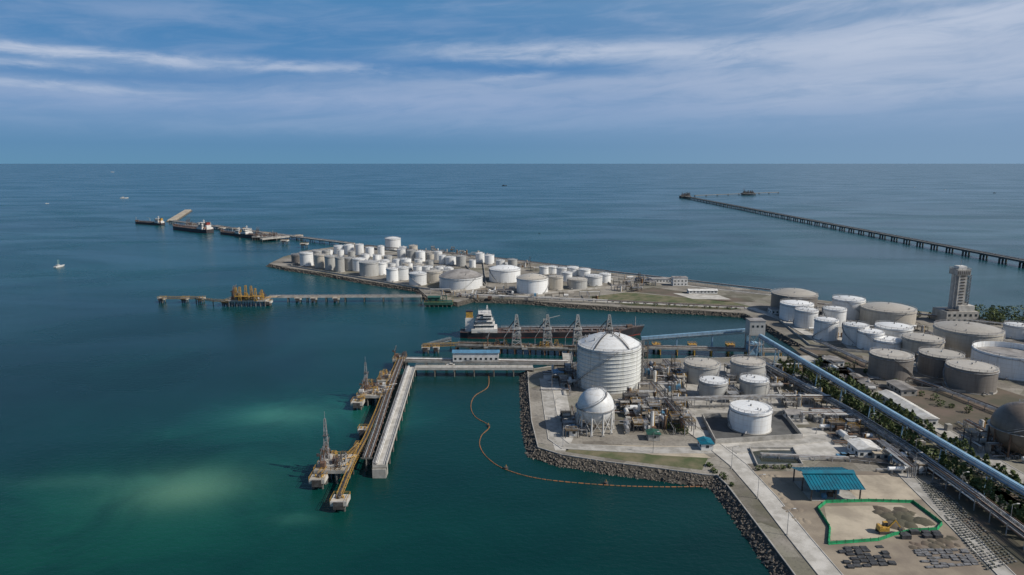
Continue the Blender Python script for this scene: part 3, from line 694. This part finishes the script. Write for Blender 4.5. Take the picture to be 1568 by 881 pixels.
# ---------------- JETTIES -------------
def jetty(name,P,wd,z=5,th=.9,m=None,step=12,pipes=0,rail=True,pm=None,pr=.45,side=1):
    m=m or CONCL; pm=pm or DCONC; q=MB(name)
    for A,B in zip(P[:-1],P[1:]):
        A=Vector(A[:2]);B=Vector(B[:2]); d=(B-A).normalized(); nv=Vector((-d.y,d.x)); L=(B-A).length
        q.beam(V3(A,z-th/2),V3(B,z-th/2),wd,m,th)
        k=max(1,int(L/step))
        for i in range(k+1):
            c_=A.lerp(B,i/k); q.beam(V3(c_-nv*wd*.52,z-th-.5),V3(c_+nv*wd*.52,z-th-.5),1.0,pm,1.0)
            for s_ in ((-1,1) if wd<7 else (-1,0,1)): e=c_+nv*s_*wd*.42; q.cyl(V3(e,-2),V3(e,z-th-.4),pr,pm,n=8)
        if rail:
            for s_ in (-1,1): q.rail([V3(A+nv*s_*wd*.48,z),V3(B+nv*s_*wd*.48,z)],step=3,w=.12)
        for s_ in (-1,1): q.beam(V3(A+nv*s_*(wd*.5-.2),z+.15),V3(B+nv*s_*(wd*.5-.2),z+.15),.35,CONC,.3)
        for j in range(pipes):
            o=nv*side*(wd*.5-.8-.55*j); q.cyl(V3(A+o,z+.6),V3(B+o,z+.6),.2,random.choice((STEEL,WALL,RUST)),n=6)
    return q.build()
def dolphin(u,v,r=3.2,z=4,m=None,name='mooring_dolphin'):
    x,y=G(u,v,z); q=MB(name); q.box(x,y,z-1.6,r*2,r*2,1.6,m or CONCL)
    for a in (-1,1):
        for b_ in (-1,1): q.cyl((x+a*r*.6,y+b_*r*.6,-2),(x+a*r*.6,y+b_*r*.6,z-1.5),.5,DCONC)
    for a in (-1,1): q.cyl((x+a*r*.4,y,z),(x+a*r*.4,y,z+.9),.35,YEL)
    q.rail([(x+a*r,y+b_*r,z) for a,b_ in ((-1,-1),(1,-1),(1,1),(-1,1))],closed=True,m=YEL); q.box(x,y-r-.2,z-2.6,r*1.2,.5,2.6,DSTEEL); q.build()
def walkway(pts,name='catwalk',w_=1.4,m=None,z=5):
    q=MB(name); m=m or YEL
    for a,b_ in zip(pts[:-1],pts[1:]):
        A=Vector(V3(a,z));B=Vector(V3(b_,z)); q.beam(A,B,w_,DSTEEL,.15); d=(B-A).normalized(); nv=Vector((-d.y,d.x,0))*w_/2
        for s_ in (-1,1):
            q.beam(A+nv*s_-Vector((0,0,.9)),B+nv*s_-Vector((0,0,.9)),.16,m,.2); q.rail([tuple(A+nv*s_),tuple(B+nv*s_)],m=m,w=.12)
            kk=max(1,int((B-A).length/2))
            for i in range(kk): q.beam(A.lerp(B,i/kk)+nv*s_-Vector((0,0,.9)),A.lerp(B,(i+1)/kk)+nv*s_,.12,m)
        k=max(1,int((B-A).length/25))
        for i in range(k+1): c_=A.lerp(B,i/k); q.cyl((c_.x,c_.y,-2),(c_.x,c_.y,z),.4,DCONC)
    q.build()
def platform(name,u,v,wx,dy,z,seed,mast=0,arms=3,mm=(0,0),hm=6,ym=None):
    ym=ym or YEL
    random.seed(seed); x,y=G(u,v,z); q=MB(name); q.box(x,y,z-1.2,wx,dy,1.2,CONC)
    for a in range(int(wx/4)+1):
        for b_ in range(int(dy/4)+1): q.cyl((x-wx/2+.8+a*(wx-1.6)/max(1,int(wx/4)),y-dy/2+.8+b_*(dy-1.6)/max(1,int(dy/4)),-2),(x-wx/2+.8+a*(wx-1.6)/max(1,int(wx/4)),y-dy/2+.8+b_*(dy-1.6)/max(1,int(dy/4)),z-1.1),.45,DCONC)
    q.rail([(x+a*wx/2,y+b_*dy/2,z) for a,b_ in ((-1,-1),(1,-1),(1,1),(-1,1))],closed=True,m=ym,step=2)
    for i in range(int(wx*dy/7)):
        px_,py=x+R(-.42,.42)*wx,y+R(-.42,.42)*dy; k=random.random()
        if k<.45: L=R(2,wx*.4); q.cyl((px_,py,z+.6),(px_+L*random.choice((0,1)),py+L*.6,z+.6),.2,random.choice((RUST,STEEL,ym)),n=6); q.cyl((px_,py,z),(px_,py,z+R(1,hm*.6)),.2,random.choice((RUST,STEEL)),n=6)
        elif k<.75: q.box(px_,py,z,R(.8,2.2),R(.8,2.2),R(.8,2.4),random.choice((RUST,DSTEEL,WALL,STEEL,RUST)))
        else:
            h_=R(2.5,hm*.8); q.lattice(px_,py,z,R(2,3),h_,random.choice((DSTEEL,RUST,ym)),None,.15,1.8)
    for i in range(arms):
        ax=x-wx*.35; ay=y-dy*.3+dy*.6*i/max(1,arms-1); h_=hm
        q.cyl((ax,ay,z),(ax,ay,z+h_),.3,RUST); q.beam((ax,ay,z+h_),(ax+1.2,ay,z+h_*1.7),.3,STEEL); q.beam((ax+1.2,ay,z+h_*1.7),(ax+.3,ay,z+h_*.7),.25,RUST); q.box(ax-.8,ay,z+h_-.5,1,.7,1,DSTEEL)
    if mast: q.lattice(x+mm[0],y+mm[1],z,2.0,mast,STEEL,.6,.16,2.2); q.beam((x+mm[0],y+mm[1],z+mast),(x+mm[0],y+mm[1],z+mast+3),.12,STEEL); q.box(x+mm[0],y+mm[1],z+mast*.6,2,2,.15,DSTEEL)
    q.build()
jetty('concrete_jetty',[G(629,562,5),G(581,712,5)],5.4,5,1.1,CONCL,11,pipes=3,side=-1)
jetty('concrete_jetty',[G(622,551,5),G(870,555,5)],5,5,1.0,CONC,12,pipes=5)
jetty('concrete_jetty',[G(636,562,5.1),G(816,562,5.1)],6,5.1,1.0,CONCL,11,pipes=0)
x,y=G(581,712,5); q=MB('jetty_head'); q.box(x,y+1,-1.5,5.2,4.5,5.2,CONC); q.build()
building('jetty_control_building',729,552,27,6,5.5,WALL,BLUE,1,z0=5)
walkway([G(612,548,5),G(592,592,5),G(577,632,5),G(560,672,5),G(540,708,5),G(519,760,5)],w_=1.5)
q=MB('jetty_pipeline')
P=[Vector(G(619,548,6)),Vector(G(600,600,6)),Vector(G(583,655,6)),Vector(G(568,700,6))]
for a,b_ in zip(P[:-1],P[1:]):
    for j in range(6): q.cyl((a.x-j*.65,a.y,6),(b_.x-j*.65,b_.y,6),.22,(RUST,STEEL,DSTEEL)[j%3],n=6)
    k=int((b_-a).length/6)
    for i in range(k+1): c_=a.lerp(b_,i/k); q.beam((c_.x-4,c_.y,5.5),(c_.x+.5,c_.y,5.5),.5,DCONC,.6); q.cyl((c_.x-2,c_.y,-2),(c_.x-2,c_.y,5.3),.4,DCONC)
q.build()
platform('loading_platform',574,598,15,17,5.5,21,14,3,(-5,3),5)
platform('loading_platform',514,708,13,15,5.5,22,17,3,(-4,2),5)
platform('loading_platform',612,548,7,10,5.5,23,0,1,hm=5)
platform('pipe_manifold_platform',590,578,7,12,5.5,26,0,0,hm=4)
for u,v in ((548,614),(488,730),(521,763),(556,656),(551,682),(582,630)): dolphin(u,v,2.9 if u in(548,488,521) else 2.0)
walkway([G(560,606,5),G(549,612,5)]); walkway([G(498,718,5),G(489,728,5)]); walkway([G(530,702,5),G(552,680,5)],m=YEL)
jetty('ship_berth',[G(700,527,4.5),G(880,533,4.5)],8,4.5,1.2,DCONC,9,pipes=4,pm=RUST)
jetty('trestle',[G(868,541,4.5),G(870,556,4.5)],6,4.5,1,CONC,10)
jetty('trestle',[G(985,531,4.5),G(1195,537,4.5)],5,4.5,.9,CONC,10,pipes=3,pm=YEL)
jetty('ship_berth',[G(870,533,4.5),G(990,533,4.5)],9,4.5,1.2,DCONC,9,pipes=3,pm=RUST)
walkway([G(648,529,5),G(702,527,5)]); dolphin(652,531,2.5); dolphin(668,531,2); walkway([G(690,519,5),G(655,528,5)],m=STEEL)
for u in (1005,1060,1118): dolphin(u,527,2.5,m=YEL)
# ships
def ship(name,stern,bow,beam_,fb,hull,deck,sup=True,funnel=None,supw=.85,tiers=4,cranes=2,arms=True,red=True,suph=2.6):
    S_=Vector(stern);B_=Vector(bow); L=(B_-S_).length; d=(B_-S_).normalized(); nv=Vector((-d.y,d.x)); q=MB(name)
    def T(s_,t_,z): p_=S_+d*s_*L+nv*t_; return (p_.x,p_.y,z)
    st=[0,.04,.12,.25,.5,.75,.86,.93,.97,1.0]; hb=[.62,.82,.97,1,1,1,.86,.55,.28,.03]; dk=[1.0,1,1,1,1,1,1,1.05,1.1,1.12]
    rows=[]
    for s_,h_,z_ in zip(st,hb,dk):
        bb=beam_/2*h_; fo=1.5 if s_>.9 else 0; zz=fb*z_+fo
        sb=s_-(.02 if s_>.96 else 0)
        rows.append([T(sb,-bb*.92,-1.5),T(sb,-bb*.95,.5),T(s_,-bb,zz),T(s_,bb,zz),T(sb,bb*.95,.5),T(sb,bb*.92,-1.5)])
    vs=[v for r_ in rows for v in r_]; f1=[];f2=[];f3=[]
    for i in range(len(rows)-1):
        a=i*6;c_=a+6; f1+=[(a,a+1,c_+1,c_),(a+4,a+5,c_+5,c_+4)]; f2+=[(a+1,a+2,c_+2,c_+1),(a+3,a+4,c_+4,c_+3)]; f3+=[(a+2,a+3,c_+3,c_+2)]
    q.add(vs,f1,RED if red else hull); q.add(vs,f2+[(0,1,2,3,4,5)],hull); q.add(vs,f3,deck)
    for i in range(len(rows)-1):
        for j in (2,3): q.rail([rows[i][j],rows[i+1][j]],m=STEEL,step=3,w=.12)
    rot=math.atan2(d.y,d.x)
    if sup:
        lx_=.12*L if L>90 else .15*L; zz=fb
        c_=T(.13,0,0); q.box(c_[0],c_[1],fb,lx_*1.15,beam_*.92,suph,WALL,rot); zz=fb+suph
        for t in range(tiers):
            ll=lx_*(.85-.13*t); ww=beam_*(.78-.05*t)
            q.box(c_[0],c_[1],zz,ll,ww,suph,WALL,rot)
            q.box(c_[0],c_[1],zz+suph*.45,ll+.15,ww+.15,suph*.25,GLASS,rot)
            q.box(c_[0],c_[1],zz+suph-.12,ll+1.4,ww+1.4,.16,WALL,rot); q.rail([T(.13+a*(ll/2+.6)/L,b_*(ww/2+.6),zz+suph) for a,b_ in ((-1,-1),(1,-1),(1,1),(-1,1))],closed=True,w=.1); zz+=suph
        c2=T(.145,0,0); q.box(c2[0],c2[1],zz-suph*.9,lx_*.35,beam_*1.0,suph*.8,WALL,rot); q.box(c2[0],c2[1],zz-suph*.6,lx_*.37,beam_*1.01,suph*.35,GLASS,rot)
        q.lattice(c2[0],c2[1],zz,1.6,5,WALL,.6,.2); q.beam(T(.145,-2,zz+3.5),T(.145,2,zz+3.5),.25,WALL)
        fpos=T(.05,0,0); q.box(fpos[0],fpos[1],fb,.045*L,beam_*.35,suph*(tiers-.3),WALL,rot); q.box(fpos[0],fpos[1],fb+suph*(tiers-.3),.036*L,beam_*.28,suph*1.6,funnel or YEL,rot); q.box(fpos[0],fpos[1],fb+suph*(tiers+1.3),.038*L,beam_*.29,.7,HULLB,rot)
        q.beam(T(.03,beam_*.3,fb+3),T(.07,beam_*.3,fb+2.2),2.0,ORG,1.5)
    for j in range(6): o=(-2.5+j)*beam_*.05; q.cyl(T(.23,o,fb+1.1),T(.9,o,fb+1.1),.25,(STEEL,RUST,DSTEEL)[j%3],n=6)
    for i in range(16):
        s_=.25+.65*i/16; q.beam(T(s_,-beam_*.35,fb+.7),T(s_,beam_*.35,fb+.7),.5,RUST,.35)
        for t_ in (-.3,.3): q.cyl(T(s_+.01,beam_*t_,fb),T(s_+.01,beam_*t_,fb+1.3),.5,random.choice((RUST,DSTEEL,STEEL)),n=8)
    q.beam(T(.22,0,fb+2.3),T(.94,0,fb+2.3),1.2,STEEL,.15); q.rail([T(.22,.6,fb+2.3),T(.94,.6,fb+2.3)],step=4)
    for i in range(cranes):
        s_=.45+.15*i; q.cyl(T(s_,0,fb),T(s_,0,fb+8),.4,GRY); q.beam(T(s_,0,fb+7.5),T(s_+.09,1.5,fb+10),.3,GRY)
    q.cyl(T(.95,0,fb+2),T(.95,0,fb+9),.3,STEEL); q.beam(T(.95,-1.5,fb+7.5),T(.95,1.5,fb+7.5),.2,STEEL); q.box(*T(.92,0,fb+1.2),4,5,1.6,RUST,rot)
    return q.build()
ship('tanker_ship',G(705,515,0),G(986,512,0),16,4.0,HULLB,DECKR,cranes=1)
def loading_tower(u,v,h,name='loading_tower'):
    x,y=G(u,v,4.5); q=MB(name); TS=GRY; q.lattice(x,y,4.5,6,h*.55,TS,4,.5,3); q.lattice(x,y,4.5+h*.55,3.6,h*.45,TS,1.2,.45,2.4)
    q.box(x,y,4.5+h*.55,5.5,5.5,.3,TS); q.box(x,y,4.5+h*.3,6,6,.3,TS); q.box(x+.5,y,4.5+h*.3,3,3,3,TS); q.box(x,y,4.5+h*.62,2.2,2.2,2.2,DSTEEL); q.beam((x,y,4.5+h*.9),(x-5,y+7,4.5+h*.5),.4,RUST); q.beam((x,y,4.5+h*.9),(x-8,y-3,4.5+h*.3),.25,STEEL); q.beam((x-8,y-3,4.5+h*.3),(x-8,y-3,4.5),.3,STEEL)
    q.rail([(x+a*3,y+b_*3,4.5+h*.3) for a,b_ in ((-1,-1),(1,-1),(1,1),(-1,1))],closed=True,m=DSTEEL,w=.15); q.build()
for u in (791,838,884,932): loading_tower(u,529,20)
platform('berth_manifold',830,531,26,6,4.6,31,0,0,hm=5)
platform('berth_manifold',960,534,24,7,4.6,33,0,0,hm=5)
platform('berth_manifold',760,529,16,6,4.6,34,0,2,hm=5)
q=MB('mooring_buoy'); x,y=G(1004,528,0); q.sph(x,y,.5,1.2,YEL,12,8); q.cyl((x,y,1.6),(x,y,2.4),.15,YEL); q.build()
jetty('pipeline_jetty',[G(412,454,5),G(645,453,5)],5,5,1,CONCL,16,pipes=4)
platform('manifold_jetty_platform',380,458,34,12,5.5,41,6,5,(-10,2),7)
q=MB('yellow_steel_structure'); x,y=G(381,460,5.5)
for i in range(6): q.lattice(x-11+4.4*i,y+R(-2,2),5.5,2.2,R(7,13),YEL,1.2,.22,2.8)
q.box(x,y,9,22,5,.25,YEL); q.build()
walkway([G(248,456,5),G(300,456,5),G(326,460,5),G(350,461,5)],m=YEL,w_=2)
for u in (248,283,308,345,411,457,481,515): dolphin(u,456 if u<320 else 461 if u<420 else 456,2.8)
x,y=G(672,461,4); q=MB('green_pier_building'); q.box(x,y,1.5,24,12,2,DGREEN)
for i in range(7):
    for b_ in (-1,1): q.cyl((x-11+3.66*i,y+b_*5.5,-2),(x-11+3.66*i,y+b_*5.5,1.6),.4,DCONC)
q.box(x-4,y,3.5,10,7,4,DGREEN); q.box(x-4,y,7.5,11,8,.3,DGREEN); q.lattice(x+5,y,3.5,4,5,DGREEN,3,.25,2); q.rail([(x+a*12,y+b_*6,3.5) for a,b_ in ((-1,-1),(1,-1),(1,1),(-1,1))],closed=True,m=YEL); 
for i in range(2): q.box(x-7+i*5,y-3.55,5,2,.1,1.3,GLASS)
q.build()
jetty('tanker_terminal_jetty',[G(262,338,5),G(365,351,5),G(450,362,5),G(540,373,5)],9,5,1.5,CONC,24,pipes=4)
jetty('tanker_terminal_jetty',[G(365,351,5),G(330,345,5)],6,5,1.5,CONCL,20)
jetty('tanker_terminal_jetty',[G(400,366,5),G(462,360,5)],6,5,1.5,CONC,24)
q=MB('breakwater'); A=Vector(G(262,337,4));B=Vector(G(288,321,4)); q.beam(V3(A,1.5),V3(B,1.5),14,SAND,5); q.beam(V3(A,0),V3(B,0),20,ROCK,3); q.build()
for (a,b_,bm,hull,tr,fn) in (((250,345),(207,342),14,HULLB,2,YEL),((322,357),(266,350),22,HULLB,3,RED),((372,362),(338,358),12,HULLB,1,YEL),((372,363),(421,368),15,HULLB,2,YEL)):
    ship('tanker_ship',G(a[0],a[1],0),G(b_[0],b_[1],0),bm,6 if bm>14 else 4,hull,DECKR,funnel=fn,tiers=tr,suph=2.8,cranes=1)
for u,v in ((340,349),(362,350),(408,357),(458,361),(436,368),(466,373)): dolphin(u,v,5,6)
platform('terminal_platform',408,362,40,18,6,51,0,3,hm=9,ym=STEEL); platform('terminal_platform',300,345,40,18,6,52,0,3,hm=9,ym=STEEL)
jetty('long_trestle',[G(1046,300,7),G(1568,399,7),G(1800,443,7)],10,7,2.0,DCONC,34,pipes=3,pr=1.2)
jetty('long_trestle',[G(1064,299,7),G(1192,294,7)],5,6,1.5,DCONC,60,pr=.9,rail=False)
platform('island_berth_platform',1049,300,34,34,8,61,0,0,hm=16,ym=DSTEEL); platform('island_berth_platform',1146,296,50,24,8,62,0,2,hm=14,ym=DSTEEL)
# ---------------- floating boom -------------
bp=[(748,572),(747,592),(727,606),(721,622),(728,638),(749,652),(737,667),(735,683),(748,702),(776,719),(830,733),(925,742),(1010,745),(1092,744)]
P=[Vector(G(u,v,.3)).to_3d() for u,v in bp]; fine=[]
for i in range(len(P)-1):
    p0,p1,p2,p3=P[max(i-1,0)],P[i],P[i+1],P[min(i+2,len(P)-1)]
    for k in range(10):
        t=k/10; fine.append(.5*((2*p1)+(p2-p0)*t+(2*p0-5*p1+4*p2-p3)*t*t+(3*p1-p0-3*p2+p3)*t**3))
fine.append(P[-1]); q=MB('floating_oil_boom')
for i,(a,b_) in enumerate(zip(fine[:-1],fine[1:])):
    k=max(1,int((b_-a).length/2.2))
    for j in range(k):
        c_=a.lerp(b_,j/k); d_=a.lerp(b_,(j+.78)/k); q.cyl((c_.x,c_.y,.08),(d_.x,d_.y,.08),.2,BOOM,n=6)
    q.beam((a.x,a.y,.05),(b_.x,b_.y,.05),.1,DSTEEL)
q.build()
for u,v in ((775,718),(928,741),(748,653)):
    q=MB('boom_buoy'); x,y=G(u,v,0); q.cyl((x,y,-.2),(x,y,.8),.8,DSTEEL,n=12); q.cyl((x,y,.8),(x,y,1.6),.15,YEL); q.build()
# ---------------- boats -------------
def boat(u,v,L=12,hd=0.4,name='motor_boat',hm_=None):
    hm_=hm_ or WALL
    x,y=G(u,v,0); q=MB(name); c,s_=math.cos(hd),math.sin(hd)
    def T(a,b_,z): return (x+a*c-b_*s_,y+a*s_+b_*c,z)
    w_=L*.14; hs=[T(-L/2,-w_,0),T(L*.2,-w_,0),T(L*.55,0,.3),T(L*.2,w_,0),T(-L/2,w_,0)]; ts=[T(-L/2,-w_*1.15,L*.1),T(L*.2,-w_*1.15,L*.11),T(L*.62,0,L*.15),T(L*.2,w_*1.15,L*.11),T(-L/2,w_*1.15,L*.1)]
    q.add(hs+ts,[(i,(i+1)%5,5+(i+1)%5,5+i) for i in range(5)]+[(5,6,7,8,9)],hm_); q.box(*T(-L*.15,0,L*.1),L*.3,w_*1.5,L*.11,hm_,hd); q.box(*T(-L*.15,0,L*.15),L*.31,w_*1.55,L*.03,GLASS,hd); q.cyl(T(-L*.1,0,L*.2),T(-L*.1,0,L*.34),L*.01,STEEL); q.build()
boat(91,409,13,1.4); boat(190,304,24,.2); boat(72,312,9,.5)
for u,v,L,mm_ in ((172,264,42,WALL),(772,285,26,HULLB),(1400,287,9,WALL),(1447,291,9,WALL),(1523,296,13,HULLB),(826,358,4,HULLB)): boat(u,v,L,.1,'distant_boat',mm_)
FOAM=M('wake_foam',(.16,.26,.27),(.03,.10,.11),.6,.5)
q=MB('boat_wake'); a=G(91,409,0); c_=G(89,398,0); q.add([(a[0]-1.2,a[1]-2,.06),(a[0]+1.2,a[1]-2,.06),(c_[0]+1.5,c_[1],.06),(c_[0]-1.5,c_[1],.06)],[(0,1,2,3)],FOAM); q.build()
# ---------------- vegetation -------------
def treemesh(q,x,y,h,r,n_,conif=True,z=LZ,m1=None):
    q.cyl((x,y,z-.2),(x,y,z+h*.75),.16*h/6,BARK,r2=.05,n=5)
    for k in range(4):
        a=R(0,6.28); zz=z+h*R(.25,.55); q.cyl((x,y,zz),(x+r*.6*math.cos(a),y+r*.6*math.sin(a),zz+h*.18),.07*h/6,BARK,r2=.02,n=4)
    lobes=[(R(0,6.28),R(.3,.8)) for _ in range(4)]
    for i in range(n_):
        t=R(.05,1); prof=(1-t)**.6*1.05 if conif else math.sqrt(max(0,1-(2*t-1.05)**2))
        a=R(0,6.28); k=1+sum(.18*math.cos(a-l[0]-t*5*l[1]) for l in lobes)
        rr_=r*prof*k*math.sqrt(R(.25,1)); cx_,cy_,cz=x+rr_*math.cos(a),y+rr_*math.sin(a),z+h*t
        s_=R(.35,.8)*(.6+h/14); u_=Vector((R(-1,1),R(-1,1),R(-1,1))).normalized()*s_; v_=Vector((R(-1,1),R(-1,1),R(-.6,.6))).normalized()*s_
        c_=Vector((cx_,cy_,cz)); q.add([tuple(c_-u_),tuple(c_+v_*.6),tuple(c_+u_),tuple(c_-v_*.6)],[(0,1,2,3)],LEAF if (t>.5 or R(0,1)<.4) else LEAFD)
random.seed(77)
def row(pts,step,hr,rr0,n_,conif=True,jit=.8,name='tree_row'):
    q=MB(name)
    for a,b_ in zip(pts[:-1],pts[1:]):
        A=Vector(G(*a));B=Vector(G(*b_)); k=max(1,int((B-A).length/step))
        for i in range(k):
            if R(0,1)<.06: continue
            c_=A.lerp(B,(i+R(-.3,.3))/k); h=R(*hr); treemesh(q,c_.x+R(-jit,jit),c_.y+R(-jit,jit),h,h*rr0*R(.8,1.2),n_,conif)
    q.build(origin=False)
patch('grass_verge',[(1180,556),(1195,553),(1300,600),(1450,695),(1600,795),(1600,835),(1440,728),(1300,640),(1185,574)],GRASS,2)
row([(1192,567),(1268,610),(1340,654),(1446,726),(1562,812),(1636,866)],2.4,(6,9.5),.30,170)
row([(1208,559),(1303,604),(1403,662),(1503,725),(1622,804)],2.6,(5.5,9),.32,160)
row([(1480,492),(1520,496),(1568,500),(1640,510)],5,(7,11),.5,220,False,4,name='mangrove_trees')
row([(1500,488),(1568,494),(1660,504)],5,(9,13),.5,220,False,4,name='mangrove_trees')
row([(1385,484),(1480,493)],7,(4,7),.5,120,False,3,name='mangrove_trees')
row([(1088,712),(1102,730),(1118,748)],2.2,(1,2.2),.8,60,False,1.2,name='shore_shrubs')
row([(930,462),(1000,466),(1140,474)],5,(1,2.4),1.0,50,False,3,name='shrubs')
row([(1020,655),(1055,668)],2.5,(2,4),.5,100,False,1.5,name='shrubs')
row([(1160,718),(1230,716)],3,(1,2),.8,60,False,1.0,name='shrubs')
row([(1250,560),(1290,585)],4,(3,5),.5,100,False,2,name='shrubs')
row([(1300,560),(1420,612),(1568,668)],8,(2,4),.6,90,False,3,name='shrubs')
def lamp(u,v,h=9):
    x,y=G(u,v); q=MB('street_lamp'); q.cyl((x,y,LZ),(x,y,LZ+h),.12,STEEL,r2=.07); q.beam((x,y,LZ+h),(x+1.6,y,LZ+h+.3),.1,STEEL); q.box(x+1.8,y,LZ+h+.2,.9,.35,.15,WALL); q.box(x,y,LZ,.6,.6,.4,CONC); q.build()
for u,v in ((845,600),(850,640),(862,684),(1000,694),(1120,718),(1160,764),(1205,820),(1250,664),(1330,664),(1400,705),(1470,760),(1545,812),(1035,650),(1240,622),(1400,728),(1180,612)): lamp(u,v)
def car(u,v,hd,m,kind='pickup_truck',L=4.8):
    x,y=G(u,v); q=MB(kind); c,s_=math.cos(hd),math.sin(hd); z=LZ+.15
    def T(a,b_,zz): return (x+a*c-b_*s_,y+a*s_+b_*c,zz)
    q.box(*T(0,0,z+.35),L,1.9,.6,m,hd); q.box(*T(.3,0,z+.95),L*.42,1.7,.6,GLASS,hd); q.box(*T(.3,0,z+1.55),L*.38,1.65,.06,m,hd)
    for a in (-.32,.32):
        for b_ in (-1,1): q.cyl(T(a*L,b_*.95,z+.35),T(a*L,b_*.75,z+.35),.36,DSTEEL,n=10)
    q.build()
for u,v,hd,m_ in ((1300,660,0,WALL),(1310,632,1.57,RED),(860,640,1.57,WALL),(1290,700,0,BLUE),(1302,700,0,WALL),(1420,694,1.6,WALL),(1480,700,1.6,STEEL),(690,561,0,WALL)):
    car(u,v,hd,m_)
# ---------------- CAMERA -------------
cam=bpy.data.cameras.new('camera'); cam.sensor_width=36; cam.lens=F/1568*36; cam.clip_start=1; cam.clip_end=400000
co=bpy.data.objects.new('camera',cam); co.location=(0,0,H); co.rotation_euler=(math.pi/2-PT,0,0); bpy.context.collection.objects.link(co)
sc_=bpy.context.scene; sc_.camera=co
sc_.view_settings.view_transform='Standard'; sc_.view_settings.look='None'; sc_.view_settings.exposure=0
